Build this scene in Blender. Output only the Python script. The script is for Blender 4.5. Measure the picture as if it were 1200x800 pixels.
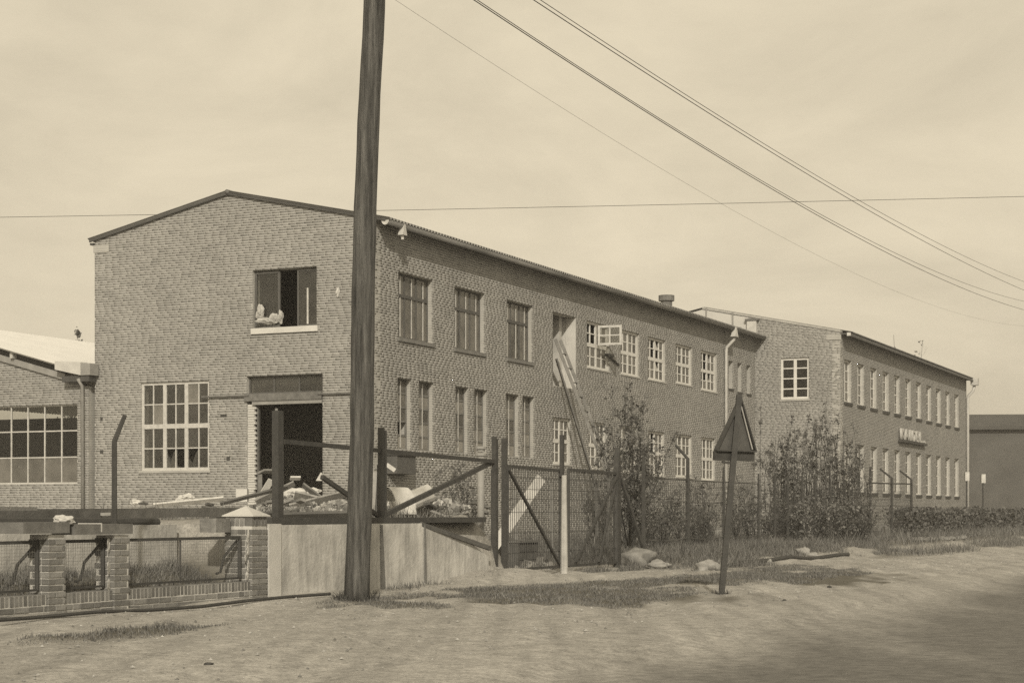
import bpy, math, random
import numpy as np
from mathutils import Vector, noise

random.seed(11)
rng = np.random.default_rng(11)
sc = bpy.context.scene
for _o in list(bpy.data.objects):
    bpy.data.objects.remove(_o)
col = sc.collection

# ------------------------------------------------------------------ camera
EYE, FOC = 1.15, 2060.0            # eye height (m), focal length in px of a 1200 px wide frame
cam_d = bpy.data.cameras.new('camera')
cam = bpy.data.objects.new('camera', cam_d)
col.objects.link(cam)
cam.location = (0, 0, EYE)
cam.rotation_euler = (math.radians(90), 0, 0)
cam_d.sensor_width = 36
cam_d.lens = 36 * FOC / 1200
cam_d.shift_y = 200 / 1200         # rising front: verticals stay vertical
cam_d.clip_end = 5000
sc.camera = cam

# ------------------------------------------------------------------ sky, sun, exposure
SUN_EL = math.radians(29)
SUN_DIR = Vector((0.05 * math.cos(SUN_EL), -math.cos(SUN_EL), math.sin(SUN_EL))).normalized()
world = bpy.data.worlds.new('World')
sc.world = world
world.use_nodes = True
wn, wl = world.node_tree.nodes, world.node_tree.links
bg = wn['Background']
sky = wn.new('ShaderNodeTexSky')
sky.sky_type = 'NISHITA'
sky.sun_disc = False
sky.sun_elevation = SUN_EL
sky.sun_rotation = math.pi
sky.dust_density = 4.0
sky.air_density = 1.0
bw = wn.new('ShaderNodeRGBToBW')
wl.new(sky.outputs[0], bw.inputs[0])
# thin even veil of cloud: compress the range of the clear sky and add faint streaks
pw = wn.new('ShaderNodeMath'); pw.operation = 'POWER'; pw.inputs[1].default_value = 0.32
wl.new(bw.outputs[0], pw.inputs[0])
tc = wn.new('ShaderNodeTexCoord')
mp = wn.new('ShaderNodeMapping'); mp.inputs['Scale'].default_value = (2.0, 2.0, 4.6)
mp.inputs['Rotation'].default_value = (0.0, 0.06, 0.0)
wl.new(tc.outputs['Generated'], mp.inputs[0])
nz = wn.new('ShaderNodeTexNoise'); nz.inputs['Scale'].default_value = 2.6
nz.inputs['Detail'].default_value = 10; nz.inputs['Roughness'].default_value = 0.62
nz.inputs['Distortion'].default_value = 0.4
wl.new(mp.outputs[0], nz.inputs[0])
mr = wn.new('ShaderNodeMapRange')
mr.inputs['From Min'].default_value = 0.3; mr.inputs['From Max'].default_value = 0.7
mr.inputs['To Min'].default_value = 0.86; mr.inputs['To Max'].default_value = 1.12
wl.new(nz.outputs[0], mr.inputs[0])
mu = wn.new('ShaderNodeMath'); mu.operation = 'MULTIPLY'
wl.new(pw.outputs[0], mu.inputs[0]); wl.new(mr.outputs[0], mu.inputs[1])
tint = wn.new('ShaderNodeMixRGB'); tint.blend_type = 'MULTIPLY'; tint.inputs[0].default_value = 1
tint.inputs[2].default_value = (1.0, 0.877, 0.65, 1)      # toned print
wl.new(mu.outputs[0], tint.inputs[1])
wl.new(tint.outputs[0], bg.inputs[0])
SKY_K = 0.50
bg.inputs[1].default_value = SKY_K

sun_l = bpy.data.lights.new('sun', 'SUN')
sun_l.energy = 2.8
sun_l.angle = math.radians(1.2)
sun_l.color = (1.0, 0.91, 0.75)
sun = bpy.data.objects.new('sun', sun_l)
col.objects.link(sun)
sun.rotation_euler = SUN_DIR.to_track_quat('Z', 'Y').to_euler()
sun.location = (0, -20, 30)

sc.view_settings.view_transform = 'Standard'
sc.view_settings.look = 'None'
sc.view_settings.exposure = 0.0
sc.view_settings.gamma = 1.0
sc.view_settings.use_curve_mapping = False
sc.render.engine = 'CYCLES'
sc.cycles.filter_width = 1.5
sc.cycles.max_bounces = 6
sc.cycles.use_denoising = False
sc.cycles.sample_clamp_indirect = 1.5

# ------------------------------------------------------------------ plan of the place
D = Vector((0.42, 0.9075, 0)).normalized()       # along the road, the fence and the long facades
N = Vector((D.y, -D.x, 0))                       # from the factory towards the road
A = Vector((-5.30, 18.2, 0))                     # a point on the fence line
Z3 = Vector((0, 0, 1))

def W(u, v, z=0.0):
    return A + D * u + N * v + Z3 * z

def uv_of(x, y):
    r = Vector((x, y, 0)) - A
    return r.dot(D), r.dot(N)

def at(px, py, Y):
    """point at depth Y that the survey photograph shows at (px, py)"""
    return Vector(((px - 600) / FOC * Y, Y, EYE + (600 - py) / FOC * Y))

class Plane:
    """a vertical wall: origin, direction along it, outward normal"""
    def __init__(s, O, e, n):
        s.O, s.e, s.n = Vector((O[0], O[1], 0)), e.normalized(), n.normalized()
    def s_at(s, px):
        k = (px - 600) / FOC
        return (k * s.O.y - s.O.x) / (s.e.x - k * s.e.y)
    def z_at(s, px, py):
        return EYE + (600 - py) * (s.O.y + s.s_at(px) * s.e.y) / FOC
    def P(s, a, z, out=0.0):
        return s.O + s.e * a + s.n * out + Z3 * z

# ------------------------------------------------------------------ mesh helpers
BASE = {}

class MB:
    def __init__(s):
        s.v, s.f = [], []
    def quad(s, *p):
        i = len(s.v); s.v += [tuple(q) for q in p]; s.f.append(tuple(range(i, i + len(p))))
        return s
    def obox(s, c, ax, ay, az):
        """box from centre and three half-axis vectors"""
        i = len(s.v)
        c = Vector(c)
        for k in (-1, 1):
            for j in (-1, 1):
                for h in (-1, 1):
                    s.v.append(tuple(c + ax * h + ay * j + az * k))
        for f in ((0, 2, 3, 1), (4, 5, 7, 6), (0, 1, 5, 4), (2, 6, 7, 3), (0, 4, 6, 2), (1, 3, 7, 5)):
            s.f.append(tuple(i + q for q in f))
        return s
    def wbox(s, pl, a0, a1, z0, z1, o0, o1):
        return s.obox(pl.P((a0 + a1) / 2, (z0 + z1) / 2, (o0 + o1) / 2),
                      pl.e * ((a1 - a0) / 2), pl.n * ((o1 - o0) / 2), Z3 * ((z1 - z0) / 2))
    def bar(s, p, q, w, h=None, up=Z3):
        p, q = Vector(p), Vector(q)
        d = (q - p); L = d.length; d.normalize()
        side = d.cross(up)
        if side.length < 1e-3:
            side = d.cross(Vector((1, 0, 0)))
        side.normalize(); u2 = side.cross(d).normalized()
        return s.obox((p + q) / 2, d * (L / 2), side * (w / 2), u2 * ((h or w) / 2))
    def tube(s, pts, rad, n=8, cap=True):
        pts = [Vector(p) for p in pts]
        if not hasattr(rad, '__len__'):
            rad = [rad] * len(pts)
        i0 = len(s.v)
        ref = None
        for k, p in enumerate(pts):
            d = (pts[min(k + 1, len(pts) - 1)] - pts[max(k - 1, 0)]).normalized()
            if ref is None:
                ref = d.cross(Z3)
                if ref.length < 1e-2:
                    ref = d.cross(Vector((1, 0, 0)))
            ref = (ref - d * ref.dot(d)).normalized()
            b = d.cross(ref)
            for j in range(n):
                t = 2 * math.pi * j / n
                s.v.append(tuple(p + (ref * math.cos(t) + b * math.sin(t)) * rad[k]))
        for k in range(len(pts) - 1):
            for j in range(n):
                a, b_ = i0 + k * n + j, i0 + k * n + (j + 1) % n
                s.f.append((a, b_, b_ + n, a + n))
        if cap:
            s.f.append(tuple(i0 + j for j in range(n))[::-1])
            s.f.append(tuple(i0 + (len(pts) - 1) * n + j for j in range(n)))
        return s
    def prism(s, pts, ext):
        """polygon extruded by a vector"""
        i = len(s.v); n = len(pts)
        s.v += [tuple(p) for p in pts] + [tuple(Vector(p) + ext) for p in pts]
        s.f.append(tuple(range(i, i + n))); s.f.append(tuple(range(i + 2 * n - 1, i + n - 1, -1)))
        for k in range(n):
            a, b = i + k, i + (k + 1) % n
            s.f.append((b, a, a + n, b + n))
        return s
    def rock(s, c, r, seed=0, flat=1.0):
        import bmesh
        bm = bmesh.new(); bmesh.ops.create_icosphere(bm, subdivisions=3, radius=1)
        i = len(s.v); c = Vector(c)
        for q in bm.verts:
            sd = Vector((seed * 3.1, seed, 0)); k = 1 + 0.5 * noise.noise(q.co * 1.2 + sd) + 0.28 * noise.noise(q.co * 2.9 + sd) + 0.14 * noise.noise(q.co * 6.5 + sd)
            p = q.co * k
            s.v.append((c.x + p.x * r[0], c.y + p.y * r[1], c.z + p.z * r[2] * flat))
        bm.verts.index_update()
        for f in bm.faces:
            s.f.append(tuple(i + q.index for q in f.verts))
        bm.free()
        return s
    def build(s, name, m, parent=None, smooth=False, at_=None):
        me = bpy.data.meshes.new(name)
        if parent is not None:
            b = BASE[parent.name]
        elif at_ is not None:
            b = Vector(at_)
        else:
            arr = np.array(s.v); lo, hi = arr.min(0), arr.max(0)
            b = Vector(((lo[0] + hi[0]) / 2, (lo[1] + hi[1]) / 2, lo[2]))
        me.from_pydata([(x - b.x, y - b.y, z - b.z) for x, y, z in s.v], [], s.f)
        me.update()
        o = bpy.data.objects.new(name, me)
        col.objects.link(o)
        me.materials.append(m)
        if parent is not None:
            o.parent = parent
        else:
            o.location = b
        BASE[o.name] = b
        if smooth:
            for p in me.polygons:
                p.use_smooth = True
        return o

def tag(o, label, cat, group=None, kind=None):
    o['label'] = label
    o['category'] = cat
    if group:
        o['group'] = group
    if kind:
        o['kind'] = kind
    return o

def thing(name, loc, label, cat, group=None):
    o = bpy.data.objects.new(name, None)
    o.empty_display_size = 0.2
    o.location = loc
    col.objects.link(o)
    BASE[o.name] = Vector(loc)
    return tag(o, label, cat, group)

def structure(o):
    o['kind'] = 'structure'
    return o

# ------------------------------------------------------------------ materials
def mat(name, v, rough=0.85, var=0.18, scale=3.0, bump=0.15, bscale=40.0, tone=None, stretch=None,
        tinted=(1.0, 0.985, 0.945), spec=0.3, objrand=0.0, streak=0.0):
    m = bpy.data.materials.new(name)
    m.use_nodes = True
    n, l = m.node_tree.nodes, m.node_tree.links
    b = n['Principled BSDF']
    b.inputs['Roughness'].default_value = rough
    b.inputs['Specular IOR Level'].default_value = spec
    tcn = n.new('ShaderNodeTexCoord')
    mpn = n.new('ShaderNodeMapping')
    if stretch:
        mpn.inputs['Scale'].default_value = stretch
    l.new(tcn.outputs['Object'], mpn.inputs[0])
    a = n.new('ShaderNodeTexNoise'); a.inputs['Scale'].default_value = scale
    a.inputs['Detail'].default_value = 6; a.inputs['Roughness'].default_value = 0.62
    l.new(mpn.outputs[0], a.inputs[0])
    r = n.new('ShaderNodeMapRange')
    r.inputs['From Min'].default_value = 0.28; r.inputs['From Max'].default_value = 0.72
    r.inputs['To Min'].default_value = v * (1 - var); r.inputs['To Max'].default_value = v * (1 + var)
    l.new(a.outputs[0], r.inputs[0])
    cur = r.outputs[0]
    def mul(sock, lo, hi):
        nonlocal cur
        q = n.new('ShaderNodeMapRange'); q.inputs['To Min'].default_value = lo; q.inputs['To Max'].default_value = hi
        l.new(sock, q.inputs[0])
        w = n.new('ShaderNodeMath'); w.operation = 'MULTIPLY'
        l.new(cur, w.inputs[0]); l.new(q.outputs[0], w.inputs[1]); cur = w.outputs[0]
    if tone:
        at_n = n.new('ShaderNodeAttribute'); at_n.attribute_name = 'tone'
        mul(at_n.outputs['Fac'], tone[0], tone[1])
    if objrand:
        oi = n.new('ShaderNodeObjectInfo')
        mul(oi.outputs['Random'], 1 - objrand, 1 + objrand)
    if streak:
        m2 = n.new('ShaderNodeMapping'); m2.inputs['Scale'].default_value = (7.5, 7.5, 0.75)
        l.new(tcn.outputs['Object'], m2.inputs[0])
        s2 = n.new('ShaderNodeTexNoise'); s2.inputs['Scale'].default_value = 1.0; s2.inputs['Detail'].default_value = 8; s2.inputs['Roughness'].default_value = 0.65; s2.inputs['Distortion'].default_value = 0.35
        l.new(m2.outputs[0], s2.inputs[0])
        q = n.new('ShaderNodeMapRange')
        q.inputs['From Min'].default_value = 0.34; q.inputs['From Max'].default_value = 0.60
        q.inputs['To Min'].default_value = 1 - streak; q.inputs['To Max'].default_value = 1.08
        l.new(s2.outputs[0], q.inputs[0])
        w = n.new('ShaderNodeMath'); w.operation = 'MULTIPLY'
        l.new(cur, w.inputs[0]); l.new(q.outputs[0], w.inputs[1]); cur = w.outputs[0]
    c = n.new('ShaderNodeMixRGB'); c.blend_type = 'MULTIPLY'; c.inputs[0].default_value = 1
    c.inputs[2].default_value = (*tinted, 1)
    l.new(cur, c.inputs[1])
    l.new(c.outputs[0], b.inputs['Base Color'])
    if bump:
        f = n.new('ShaderNodeTexNoise'); f.inputs['Scale'].default_value = bscale; f.inputs['Detail'].default_value = 4
        l.new(mpn.outputs[0], f.inputs[0])
        bn = n.new('ShaderNodeBump'); bn.inputs['Strength'].default_value = bump; bn.inputs['Distance'].default_value = 0.02
        l.new(f.outputs[0], bn.inputs['Height']); l.new(bn.outputs[0], b.inputs['Normal'])
    return m

M = {}
M['brick'] = mat('brick', 0.252, tone=(0.72, 1.28), var=0.17, scale=0.4, bump=0.06, bscale=60)
M['brick_far'] = mat('brick_far', 0.245, tone=(0.78, 1.22), var=0.14, scale=0.5, bump=0.2, bscale=60)
M['brick_near'] = mat('brick_near', 0.185, objrand=0.3, var=0.25, scale=9, bump=0.4, bscale=90)
M['mortar'] = mat('mortar', 0.42, var=0.18, scale=1.3, bump=0.05)
M['mortar_near'] = mat('mortar_near', 0.50, var=0.25, scale=5, bump=0.3)
M['plaster'] = mat('plaster', 0.55, var=0.15, scale=2, bump=0.2)
M['inner'] = mat('inner_wall', 0.45, var=0.25, scale=1.0, bump=0.1)
M['concrete'] = mat('concrete', 0.45, var=0.34, scale=1.7, bump=0.5, bscale=16, streak=0.27)
M['concrete_pale'] = mat('concrete_pale', 0.5, var=0.12, scale=4, bump=0.25)
M['concrete_cap'] = mat('concrete_cap', 0.42, var=0.2, scale=5, bump=0.3)
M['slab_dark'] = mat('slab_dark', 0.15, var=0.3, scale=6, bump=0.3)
M['roof'] = mat('roof_sheet', 0.20, var=0.25, scale=1.5, bump=0.1)
M['roof_pale'] = mat('roof_sheet_pale', 0.62, var=0.06, scale=1.5, bump=0.05)
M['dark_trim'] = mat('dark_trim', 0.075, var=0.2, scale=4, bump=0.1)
M['soffit'] = mat('soffit', 0.11, var=0.2, scale=3, bump=0.1)
M['zinc'] = mat('zinc', 0.27, rough=0.55, var=0.2, scale=3, bump=0.05)
M['zinc_pale'] = mat('zinc_pale', 0.5, rough=0.6, var=0.12, scale=4, bump=0.05)
M['gutter_zinc'] = mat('gutter_zinc', 0.17, rough=0.6, var=0.45, scale=0.35, bump=0.05)
M['white'] = mat('white_paint', 0.62, rough=0.6, var=0.12, scale=6, bump=0.1)
M['white_worn'] = mat('white_worn', 0.48, rough=0.7, var=0.2, scale=8, bump=0.2)
M['whitewash'] = mat('whitewash', 0.52, var=0.06, scale=1.5, bump=0.1)
M['frame_dark'] = mat('frame_dark', 0.10, var=0.2, scale=6, bump=0.1)
M['frame_mid'] = mat('frame_mid', 0.17, var=0.25, scale=6, bump=0.1)
M['iron'] = mat('iron', 0.055, rough=0.75, var=0.25, scale=8, bump=0.2)
M['wire'] = mat('wire', 0.06, rough=0.7, var=0.1, bump=0)
M['mesh_wire'] = mat('mesh_wire', 0.13, rough=0.7, var=0.2, bump=0)
M['wood'] = mat('pole_wood', 0.10, var=0.75, scale=2.6, bump=1.0, bscale=16, stretch=(9, 9, 0.55), streak=0.35)
M['plank'] = mat('plank', 0.23, var=0.3, scale=4, bump=0.4, objrand=0.4)
M['plank_dark'] = mat('plank_dark', 0.10, var=0.35, scale=4, bump=0.4, objrand=0.3)
M['plank_grey'] = mat('plank_grey', 0.2, var=0.3, scale=4, bump=0.4)
M['stone'] = mat('stone', 0.2, var=0.45, scale=5, bump=0.6, bscale=20)
M['stone_pale'] = mat('stone_pale', 0.3, var=0.18, scale=6, bump=0.5, bscale=20)
M['rubble'] = mat('rubble', 0.27, var=0.4, scale=5, bump=0.4, tone=(0.35, 1.6))
M['cloth'] = mat('cloth', 0.40, var=0.35, scale=7, bump=0.6, bscale=14)
M['sill_dark'] = mat('sill_dark', 0.19, var=0.25, scale=5, bump=0.3)
M['pebble'] = mat('pebble', 0.27, var=0.2, scale=5, bump=0.2, tone=(0.4, 1.5))
M['leaf'] = mat('leaf', 0.145, rough=0.8, spec=0.1, tone=(0.65, 1.35), var=0.15, bump=0)
M['leaf_pale'] = mat('leaf_pale', 0.19, rough=0.8, spec=0.1, tone=(0.65, 1.35), var=0.15, bump=0)
M['bark'] = mat('bark', 0.07, var=0.3, scale=8, bump=0.5, stretch=(3, 3, 0.5))
M['grass'] = mat('grass', 0.135, rough=0.8, tone=(0.5, 1.6), var=0.2, scale=0.8, bump=0)
M['sheet_white'] = mat('sheet_white', 0.52, rough=0.7, var=0.2, scale=5, bump=0.1)
M['far_wall'] = mat('far_wall', 0.095, var=0.25, scale=0.4, bump=0.1)
M['far_roof'] = mat('far_roof', 0.075, var=0.2, scale=0.6, bump=0.1)
M['hedge'] = mat('hedge', 0.115, rough=0.8, spec=0.1, tone=(0.65, 1.35), var=0.2, bump=0)

def glass(name, dust, dv):
    m = bpy.data.materials.new(name); m.use_nodes = True
    n, l = m.node_tree.nodes, m.node_tree.links
    n.remove(n['Principled BSDF'])
    out = n['Material Output']
    tr = n.new('ShaderNodeBsdfTransparent'); tr.inputs[0].default_value = (0.86, 0.86, 0.84, 1)
    gl = n.new('ShaderNodeBsdfGlossy'); gl.inputs['Roughness'].default_value = 0.06
    fr = n.new('ShaderNodeFresnel'); fr.inputs[0].default_value = 1.5
    di = n.new('ShaderNodeBsdfDiffuse'); di.inputs[0].default_value = (dv, dv * 0.96, dv * 0.88, 1)
    m1 = n.new('ShaderNodeMixShader'); l.new(fr.outputs[0], m1.inputs[0])
    l.new(tr.outputs[0], m1.inputs[1]); l.new(gl.outputs[0], m1.inputs[2])
    tcn = n.new('ShaderNodeTexCoord')
    oi = n.new('ShaderNodeObjectInfo')
    ad = n.new('ShaderNodeVectorMath'); ad.operation = 'ADD'
    l.new(tcn.outputs['Object'], ad.inputs[0]); l.new(oi.outputs['Location'], ad.inputs[1])
    ns = n.new('ShaderNodeTexNoise'); ns.inputs['Scale'].default_value = 3.0; ns.inputs['Detail'].default_value = 5
    l.new(ad.outputs[0], ns.inputs[0])
    sm = n.new('ShaderNodeMath'); sm.operation = 'ADD'
    rr = n.new('ShaderNodeMapRange'); rr.inputs['To Min'].default_value = -0.25; rr.inputs['To Max'].default_value = 0.25
    l.new(oi.outputs['Random'], rr.inputs[0])
    l.new(ns.outputs[0], sm.inputs[0]); l.new(rr.outputs[0], sm.inputs[1])
    mr_ = n.new('ShaderNodeMapRange'); mr_.inputs['From Min'].default_value = 0.2; mr_.inputs['From Max'].default_value = 0.8
    mr_.inputs['To Min'].default_value = dust * 0.4; mr_.inputs['To Max'].default_value = dust * 1.6
    l.new(sm.outputs[0], mr_.inputs[0])
    m2 = n.new('ShaderNodeMixShader'); l.new(mr_.outputs[0], m2.inputs[0])
    l.new(m1.outputs[0], m2.inputs[1]); l.new(di.outputs[0], m2.inputs[2])
    l.new(m2.outputs[0], out.inputs[0])
    return m
M['glass'] = glass('glass', 0.07, 0.28)
M['glass_dusty'] = glass('glass_dusty', 0.34, 0.34)
M['glass_clear'] = glass('glass_clear', 0.03, 0.2)
for n_ in M['glass_clear'].node_tree.nodes:
    if n_.type == 'FRESNEL': n_.inputs[0].default_value = 1.3
M['glass_grey'] = glass('glass_grey', 0.55, 0.36)
M['glass_painted'] = glass('glass_painted', 0.5, 0.22)

def ground_material(name='ground', asphalt=False):
    m = bpy.data.materials.new(name); m.use_nodes = True
    n, l = m.node_tree.nodes, m.node_tree.links
    b = n['Principled BSDF']; b.inputs['Roughness'].default_value = 0.95; b.inputs['Specular IOR Level'].default_value = 0.1
    tcn = n.new('ShaderNodeTexCoord')
    mp_ = n.new('ShaderNodeMapping'); mp_.inputs['Rotation'].default_value = (0, 0, math.atan2(D.x, D.y))
    mp_.inputs['Scale'].default_value = (1.0, 0.3, 1.0)
    l.new(tcn.outputs['Object'], mp_.inputs[0])
    big = n.new('ShaderNodeTexNoise'); big.inputs['Scale'].default_value = 0.75; big.inputs['Detail'].default_value = 7
    big.inputs['Roughness'].default_value = 0.6
    l.new(mp_.outputs[0], big.inputs[0])
    fine = n.new('ShaderNodeTexNoise'); fine.inputs['Scale'].default_value = 7; fine.inputs['Detail'].default_value = 9
    fine.inputs['Roughness'].default_value = 0.72
    l.new(tcn.outputs['Object'], fine.inputs[0])
    r1 = n.new('ShaderNodeMapRange'); r1.inputs['From Min'].default_value = 0.3; r1.inputs['From Max'].default_value = 0.7
    r1.inputs['To Min'].default_value = 0.33; r1.inputs['To Max'].default_value = 0.43
    l.new(big.outputs[0], r1.inputs[0])
    r2 = n.new('ShaderNodeMapRange'); r2.inputs['From Min'].default_value = 0.3; r2.inputs['From Max'].default_value = 0.7
    r2.inputs['To Min'].default_value = 0.66; r2.inputs['To Max'].default_value = 1.26
    l.new(fine.outputs[0], r2.inputs[0])
    w = n.new('ShaderNodeMath'); w.operation = 'MULTIPLY'
    l.new(r1.outputs[0], w.inputs[0]); l.new(r2.outputs[0], w.inputs[1])
    sp_ = n.new('ShaderNodeTexNoise'); sp_.inputs['Scale'].default_value = 34; sp_.inputs['Detail'].default_value = 5; sp_.inputs['Roughness'].default_value = 0.7
    l.new(tcn.outputs['Object'], sp_.inputs[0])
    r3 = n.new('ShaderNodeMapRange'); r3.inputs['From Min'].default_value = 0.34; r3.inputs['From Max'].default_value = 0.62
    r3.inputs['To Min'].default_value = 0.70; r3.inputs['To Max'].default_value = 1.15; l.new(sp_.outputs[0], r3.inputs[0])
    mp3 = n.new('ShaderNodeMapping'); mp3.inputs['Rotation'].default_value = (0, 0, math.atan2(D.x, D.y)); mp3.inputs['Scale'].default_value = (3.2, 0.10, 1.0)
    l.new(tcn.outputs['Object'], mp3.inputs[0])
    rt = n.new('ShaderNodeTexNoise'); rt.inputs['Scale'].default_value = 1.0; rt.inputs['Detail'].default_value = 4; l.new(mp3.outputs[0], rt.inputs[0])
    r4 = n.new('ShaderNodeMapRange'); r4.inputs['From Min'].default_value = 0.3; r4.inputs['From Max'].default_value = 0.6
    r4.inputs['To Min'].default_value = 0.80; r4.inputs['To Max'].default_value = 1.08; l.new(rt.outputs[0], r4.inputs[0])
    for k_ in (r3, r4):
        w2 = n.new('ShaderNodeMath'); w2.operation = 'MULTIPLY'; l.new(w.outputs[0], w2.inputs[0]); l.new(k_.outputs[0], w2.inputs[1]); w = w2
    # grown-over soil where the mesh says so
    ga = n.new('ShaderNodeAttribute'); ga.attribute_name = 'turf'
    gm = n.new('ShaderNodeMath'); gm.operation = 'MULTIPLY_ADD'
    l.new(fine.outputs[0], gm.inputs[0]); gm.inputs[1].default_value = 1.6; gm.inputs[2].default_value = -0.8
    gs = n.new('ShaderNodeMath'); gs.operation = 'ADD'; gs.use_clamp = True
    l.new(ga.outputs['Fac'], gs.inputs[0]); l.new(gm.outputs[0], gs.inputs[1])
    gk = n.new('ShaderNodeMath'); gk.operation = 'MULTIPLY'; gk.use_clamp = True
    l.new(gs.outputs[0], gk.inputs[0]); l.new(ga.outputs['Fac'], gk.inputs[1])
    mx = n.new('ShaderNodeMixRGB'); l.new(gk.outputs[0], mx.inputs[0]); l.new(w.outputs[0], mx.inputs[1])
    mx.inputs[2].default_value = (0.125, 0.122, 0.112, 1)
    if asphalt:
        ed = n.new('ShaderNodeAttribute'); ed.attribute_name = 'sand'
        mpa = n.new('ShaderNodeMapping'); mpa.inputs['Rotation'].default_value = (0, 0, math.atan2(D.x, D.y)); mpa.inputs['Scale'].default_value = (0.8, 0.16, 1.0)
        l.new(tcn.outputs['Object'], mpa.inputs[0])
        bn_ = n.new('ShaderNodeTexNoise'); bn_.inputs['Scale'].default_value = 1.0; bn_.inputs['Detail'].default_value = 8; bn_.inputs['Roughness'].default_value = 0.6
        l.new(mpa.outputs[0], bn_.inputs[0])
        sa_ = n.new('ShaderNodeMath'); sa_.operation = 'MULTIPLY_ADD'; l.new(bn_.outputs[0], sa_.inputs[0]); sa_.inputs[1].default_value = 2.4; sa_.inputs[2].default_value = -1.2
        ta_ = n.new('ShaderNodeMath'); ta_.operation = 'ADD'; ta_.use_clamp = True
        l.new(ed.outputs['Fac'], ta_.inputs[0]); l.new(sa_.outputs[0], ta_.inputs[1])
        aw = n.new('ShaderNodeMath'); aw.operation = 'MULTIPLY'; aw.inputs[0].default_value = 0.178; l.new(r2.outputs[0], aw.inputs[1])
        mx2 = n.new('ShaderNodeMixRGB'); l.new(ta_.outputs[0], mx2.inputs[0]); l.new(aw.outputs[0], mx2.inputs[1]); l.new(mx.outputs[0], mx2.inputs[2]); mx = mx2
    c = n.new('ShaderNodeMixRGB'); c.blend_type = 'MULTIPLY'; c.inputs[0].default_value = 1; c.inputs[2].default_value = (1, 0.97, 0.91, 1)
    l.new(mx.outputs[0], c.inputs[1]); l.new(c.outputs[0], b.inputs['Base Color'])
    bn = n.new('ShaderNodeBump'); bn.inputs['Strength'].default_value = 0.7; bn.inputs['Distance'].default_value = 0.04
    l.new(fine.outputs[0], bn.inputs['Height']); l.new(bn.outputs[0], b.inputs['Normal'])
    return m
M['ground'] = ground_material()

M['road'] = ground_material('road', True)

# ------------------------------------------------------------------ terrain
YARD = 1.0
def smooth(a, b, x):
    t = min(1, max(0, (x - a) / (b - a))); return t * t * (3 - 2 * t)

def ground_z(u, v, bumps=True):
    z = 0.05
    if v > 5:
        z -= 0.05 * smooth(5, 8, v)
    # raised factory yard behind the retaining walls
    edge = 11.4 + max(0, -v) * 1.62
    wall_v = -0.2 if u > 5.0 else -1.45
    if v < wall_v + 0.06:
        step = smooth(wall_v + 0.06, wall_v - 0.06, v)
        k = 1 - smooth(edge - 0.6, edge + 1.6, u)
        z += (YARD - 0.05) * step * k
    if u <= 5.0 and -1.4 < v < -0.2:          # earth heaped behind the low wall
        z += 0.34 * smooth(-0.35, -1.1, v)
    # grassy bank to the right of the gate
    z += 0.26 * smooth(17.5, 21, u) * smooth(2.6, 0.6, v) * smooth(-14, -6, v)
    z += 0.17 * smooth(9.6, 11.5, u) * smooth(14, 12.4, u) * smooth(0.9, 0.0, v) * smooth(-0.5, -0.2, v)
    z += 0.07 * math.exp(-((u - 4.33) ** 2 + (v - 1.74) ** 2) / 0.25)
    if bumps and v < 7.4 and abs(u) < 90 and v > -30:
        p = Vector((u * 0.55, v * 0.9, 0))
        z += 0.055 * noise.noise(p) + 0.035 * noise.noise(p * 2.9) + 0.010 * noise.noise(p * 7) - 0.018 * math.exp(-((v - 5.1 - 0.2 * math.sin(u * 0.2)) / 0.16) ** 2) - 0.014 * math.exp(-((v - 3.9 - 0.2 * math.sin(u * 0.2)) / 0.16) ** 2)
    return z

def turf(u, v):
    """how grown-over the verge is"""
    n1 = noise.noise(Vector((u * 0.22, v * 0.75, 3.3))) + 0.5 * noise.noise(Vector((u * 0.9, v * 1.7, 8.1)))
    k = 0.0
    belt = smooth(1.0, 1.7, v) * smooth(4.9, 3.7, v) * smooth(23, 18, u)
    if u < 5.0:
        belt *= smooth(0.6, -0.6, u) * smooth(-3.2, -2.0, u) * smooth(1.7, 2.2, v) * smooth(3.1, 2.6, v)
    k = max(k, belt * smooth(-0.28, 0.12, n1))
    k = max(k, 0.8 * smooth(0.75, 0.1, v) * smooth(-0.5, 0.0, v) * smooth(-0.1, 0.3, n1 + 0.1) * smooth(4, 6, u))
    w_ = W(u, v); n2 = 0.55 * noise.noise(Vector((w_.x * 1.1, w_.y * 0.6, 2.2))) + 0.4 * noise.noise(Vector((w_.x * 3.0, w_.y * 1.6, 6.0)))
    for cx, cy, ax_, ay_ in ((0.9, 23.3, 2.2, 2.6), (5.0, 30.0, 2.0, 3.6), (-1.5, 20.9, 0.8, 1.0)):
        k = max(k, smooth(1.15, 0.55, math.hypot((w_.x - cx) / ax_, (w_.y - cy) / ay_) - n2))
    bank = smooth(17.0, 19.5, u) * smooth(1.9, 1.2, v) * smooth(-10, -7, v)
    k = max(k, bank * smooth(-0.9, -0.2, n1))
    k = max(k, 0.75 * smooth(24, 30, u) * smooth(4.6, 2.4, v) * smooth(-0.25, 0.2, n1) * smooth(-10, -7, v))
    if u <= 5.0:
        k = max(k, smooth(-0.15, -0.4, v) * smooth(-1.5, -1.3, v))
    if u > 11.5:
        k = max(k, 0.7 * smooth(-1.0, -2.0, v) * smooth(-0.5, 0.1, n1) * smooth(-14, -9, v))
    return k

def lines(segs):
    out = []
    for a, b, st in segs:
        n = max(1, int(round((b - a) / st)))
        out += [a + (b - a) * i / n for i in range(n)]
    return out + [segs[-1][1]]

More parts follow.
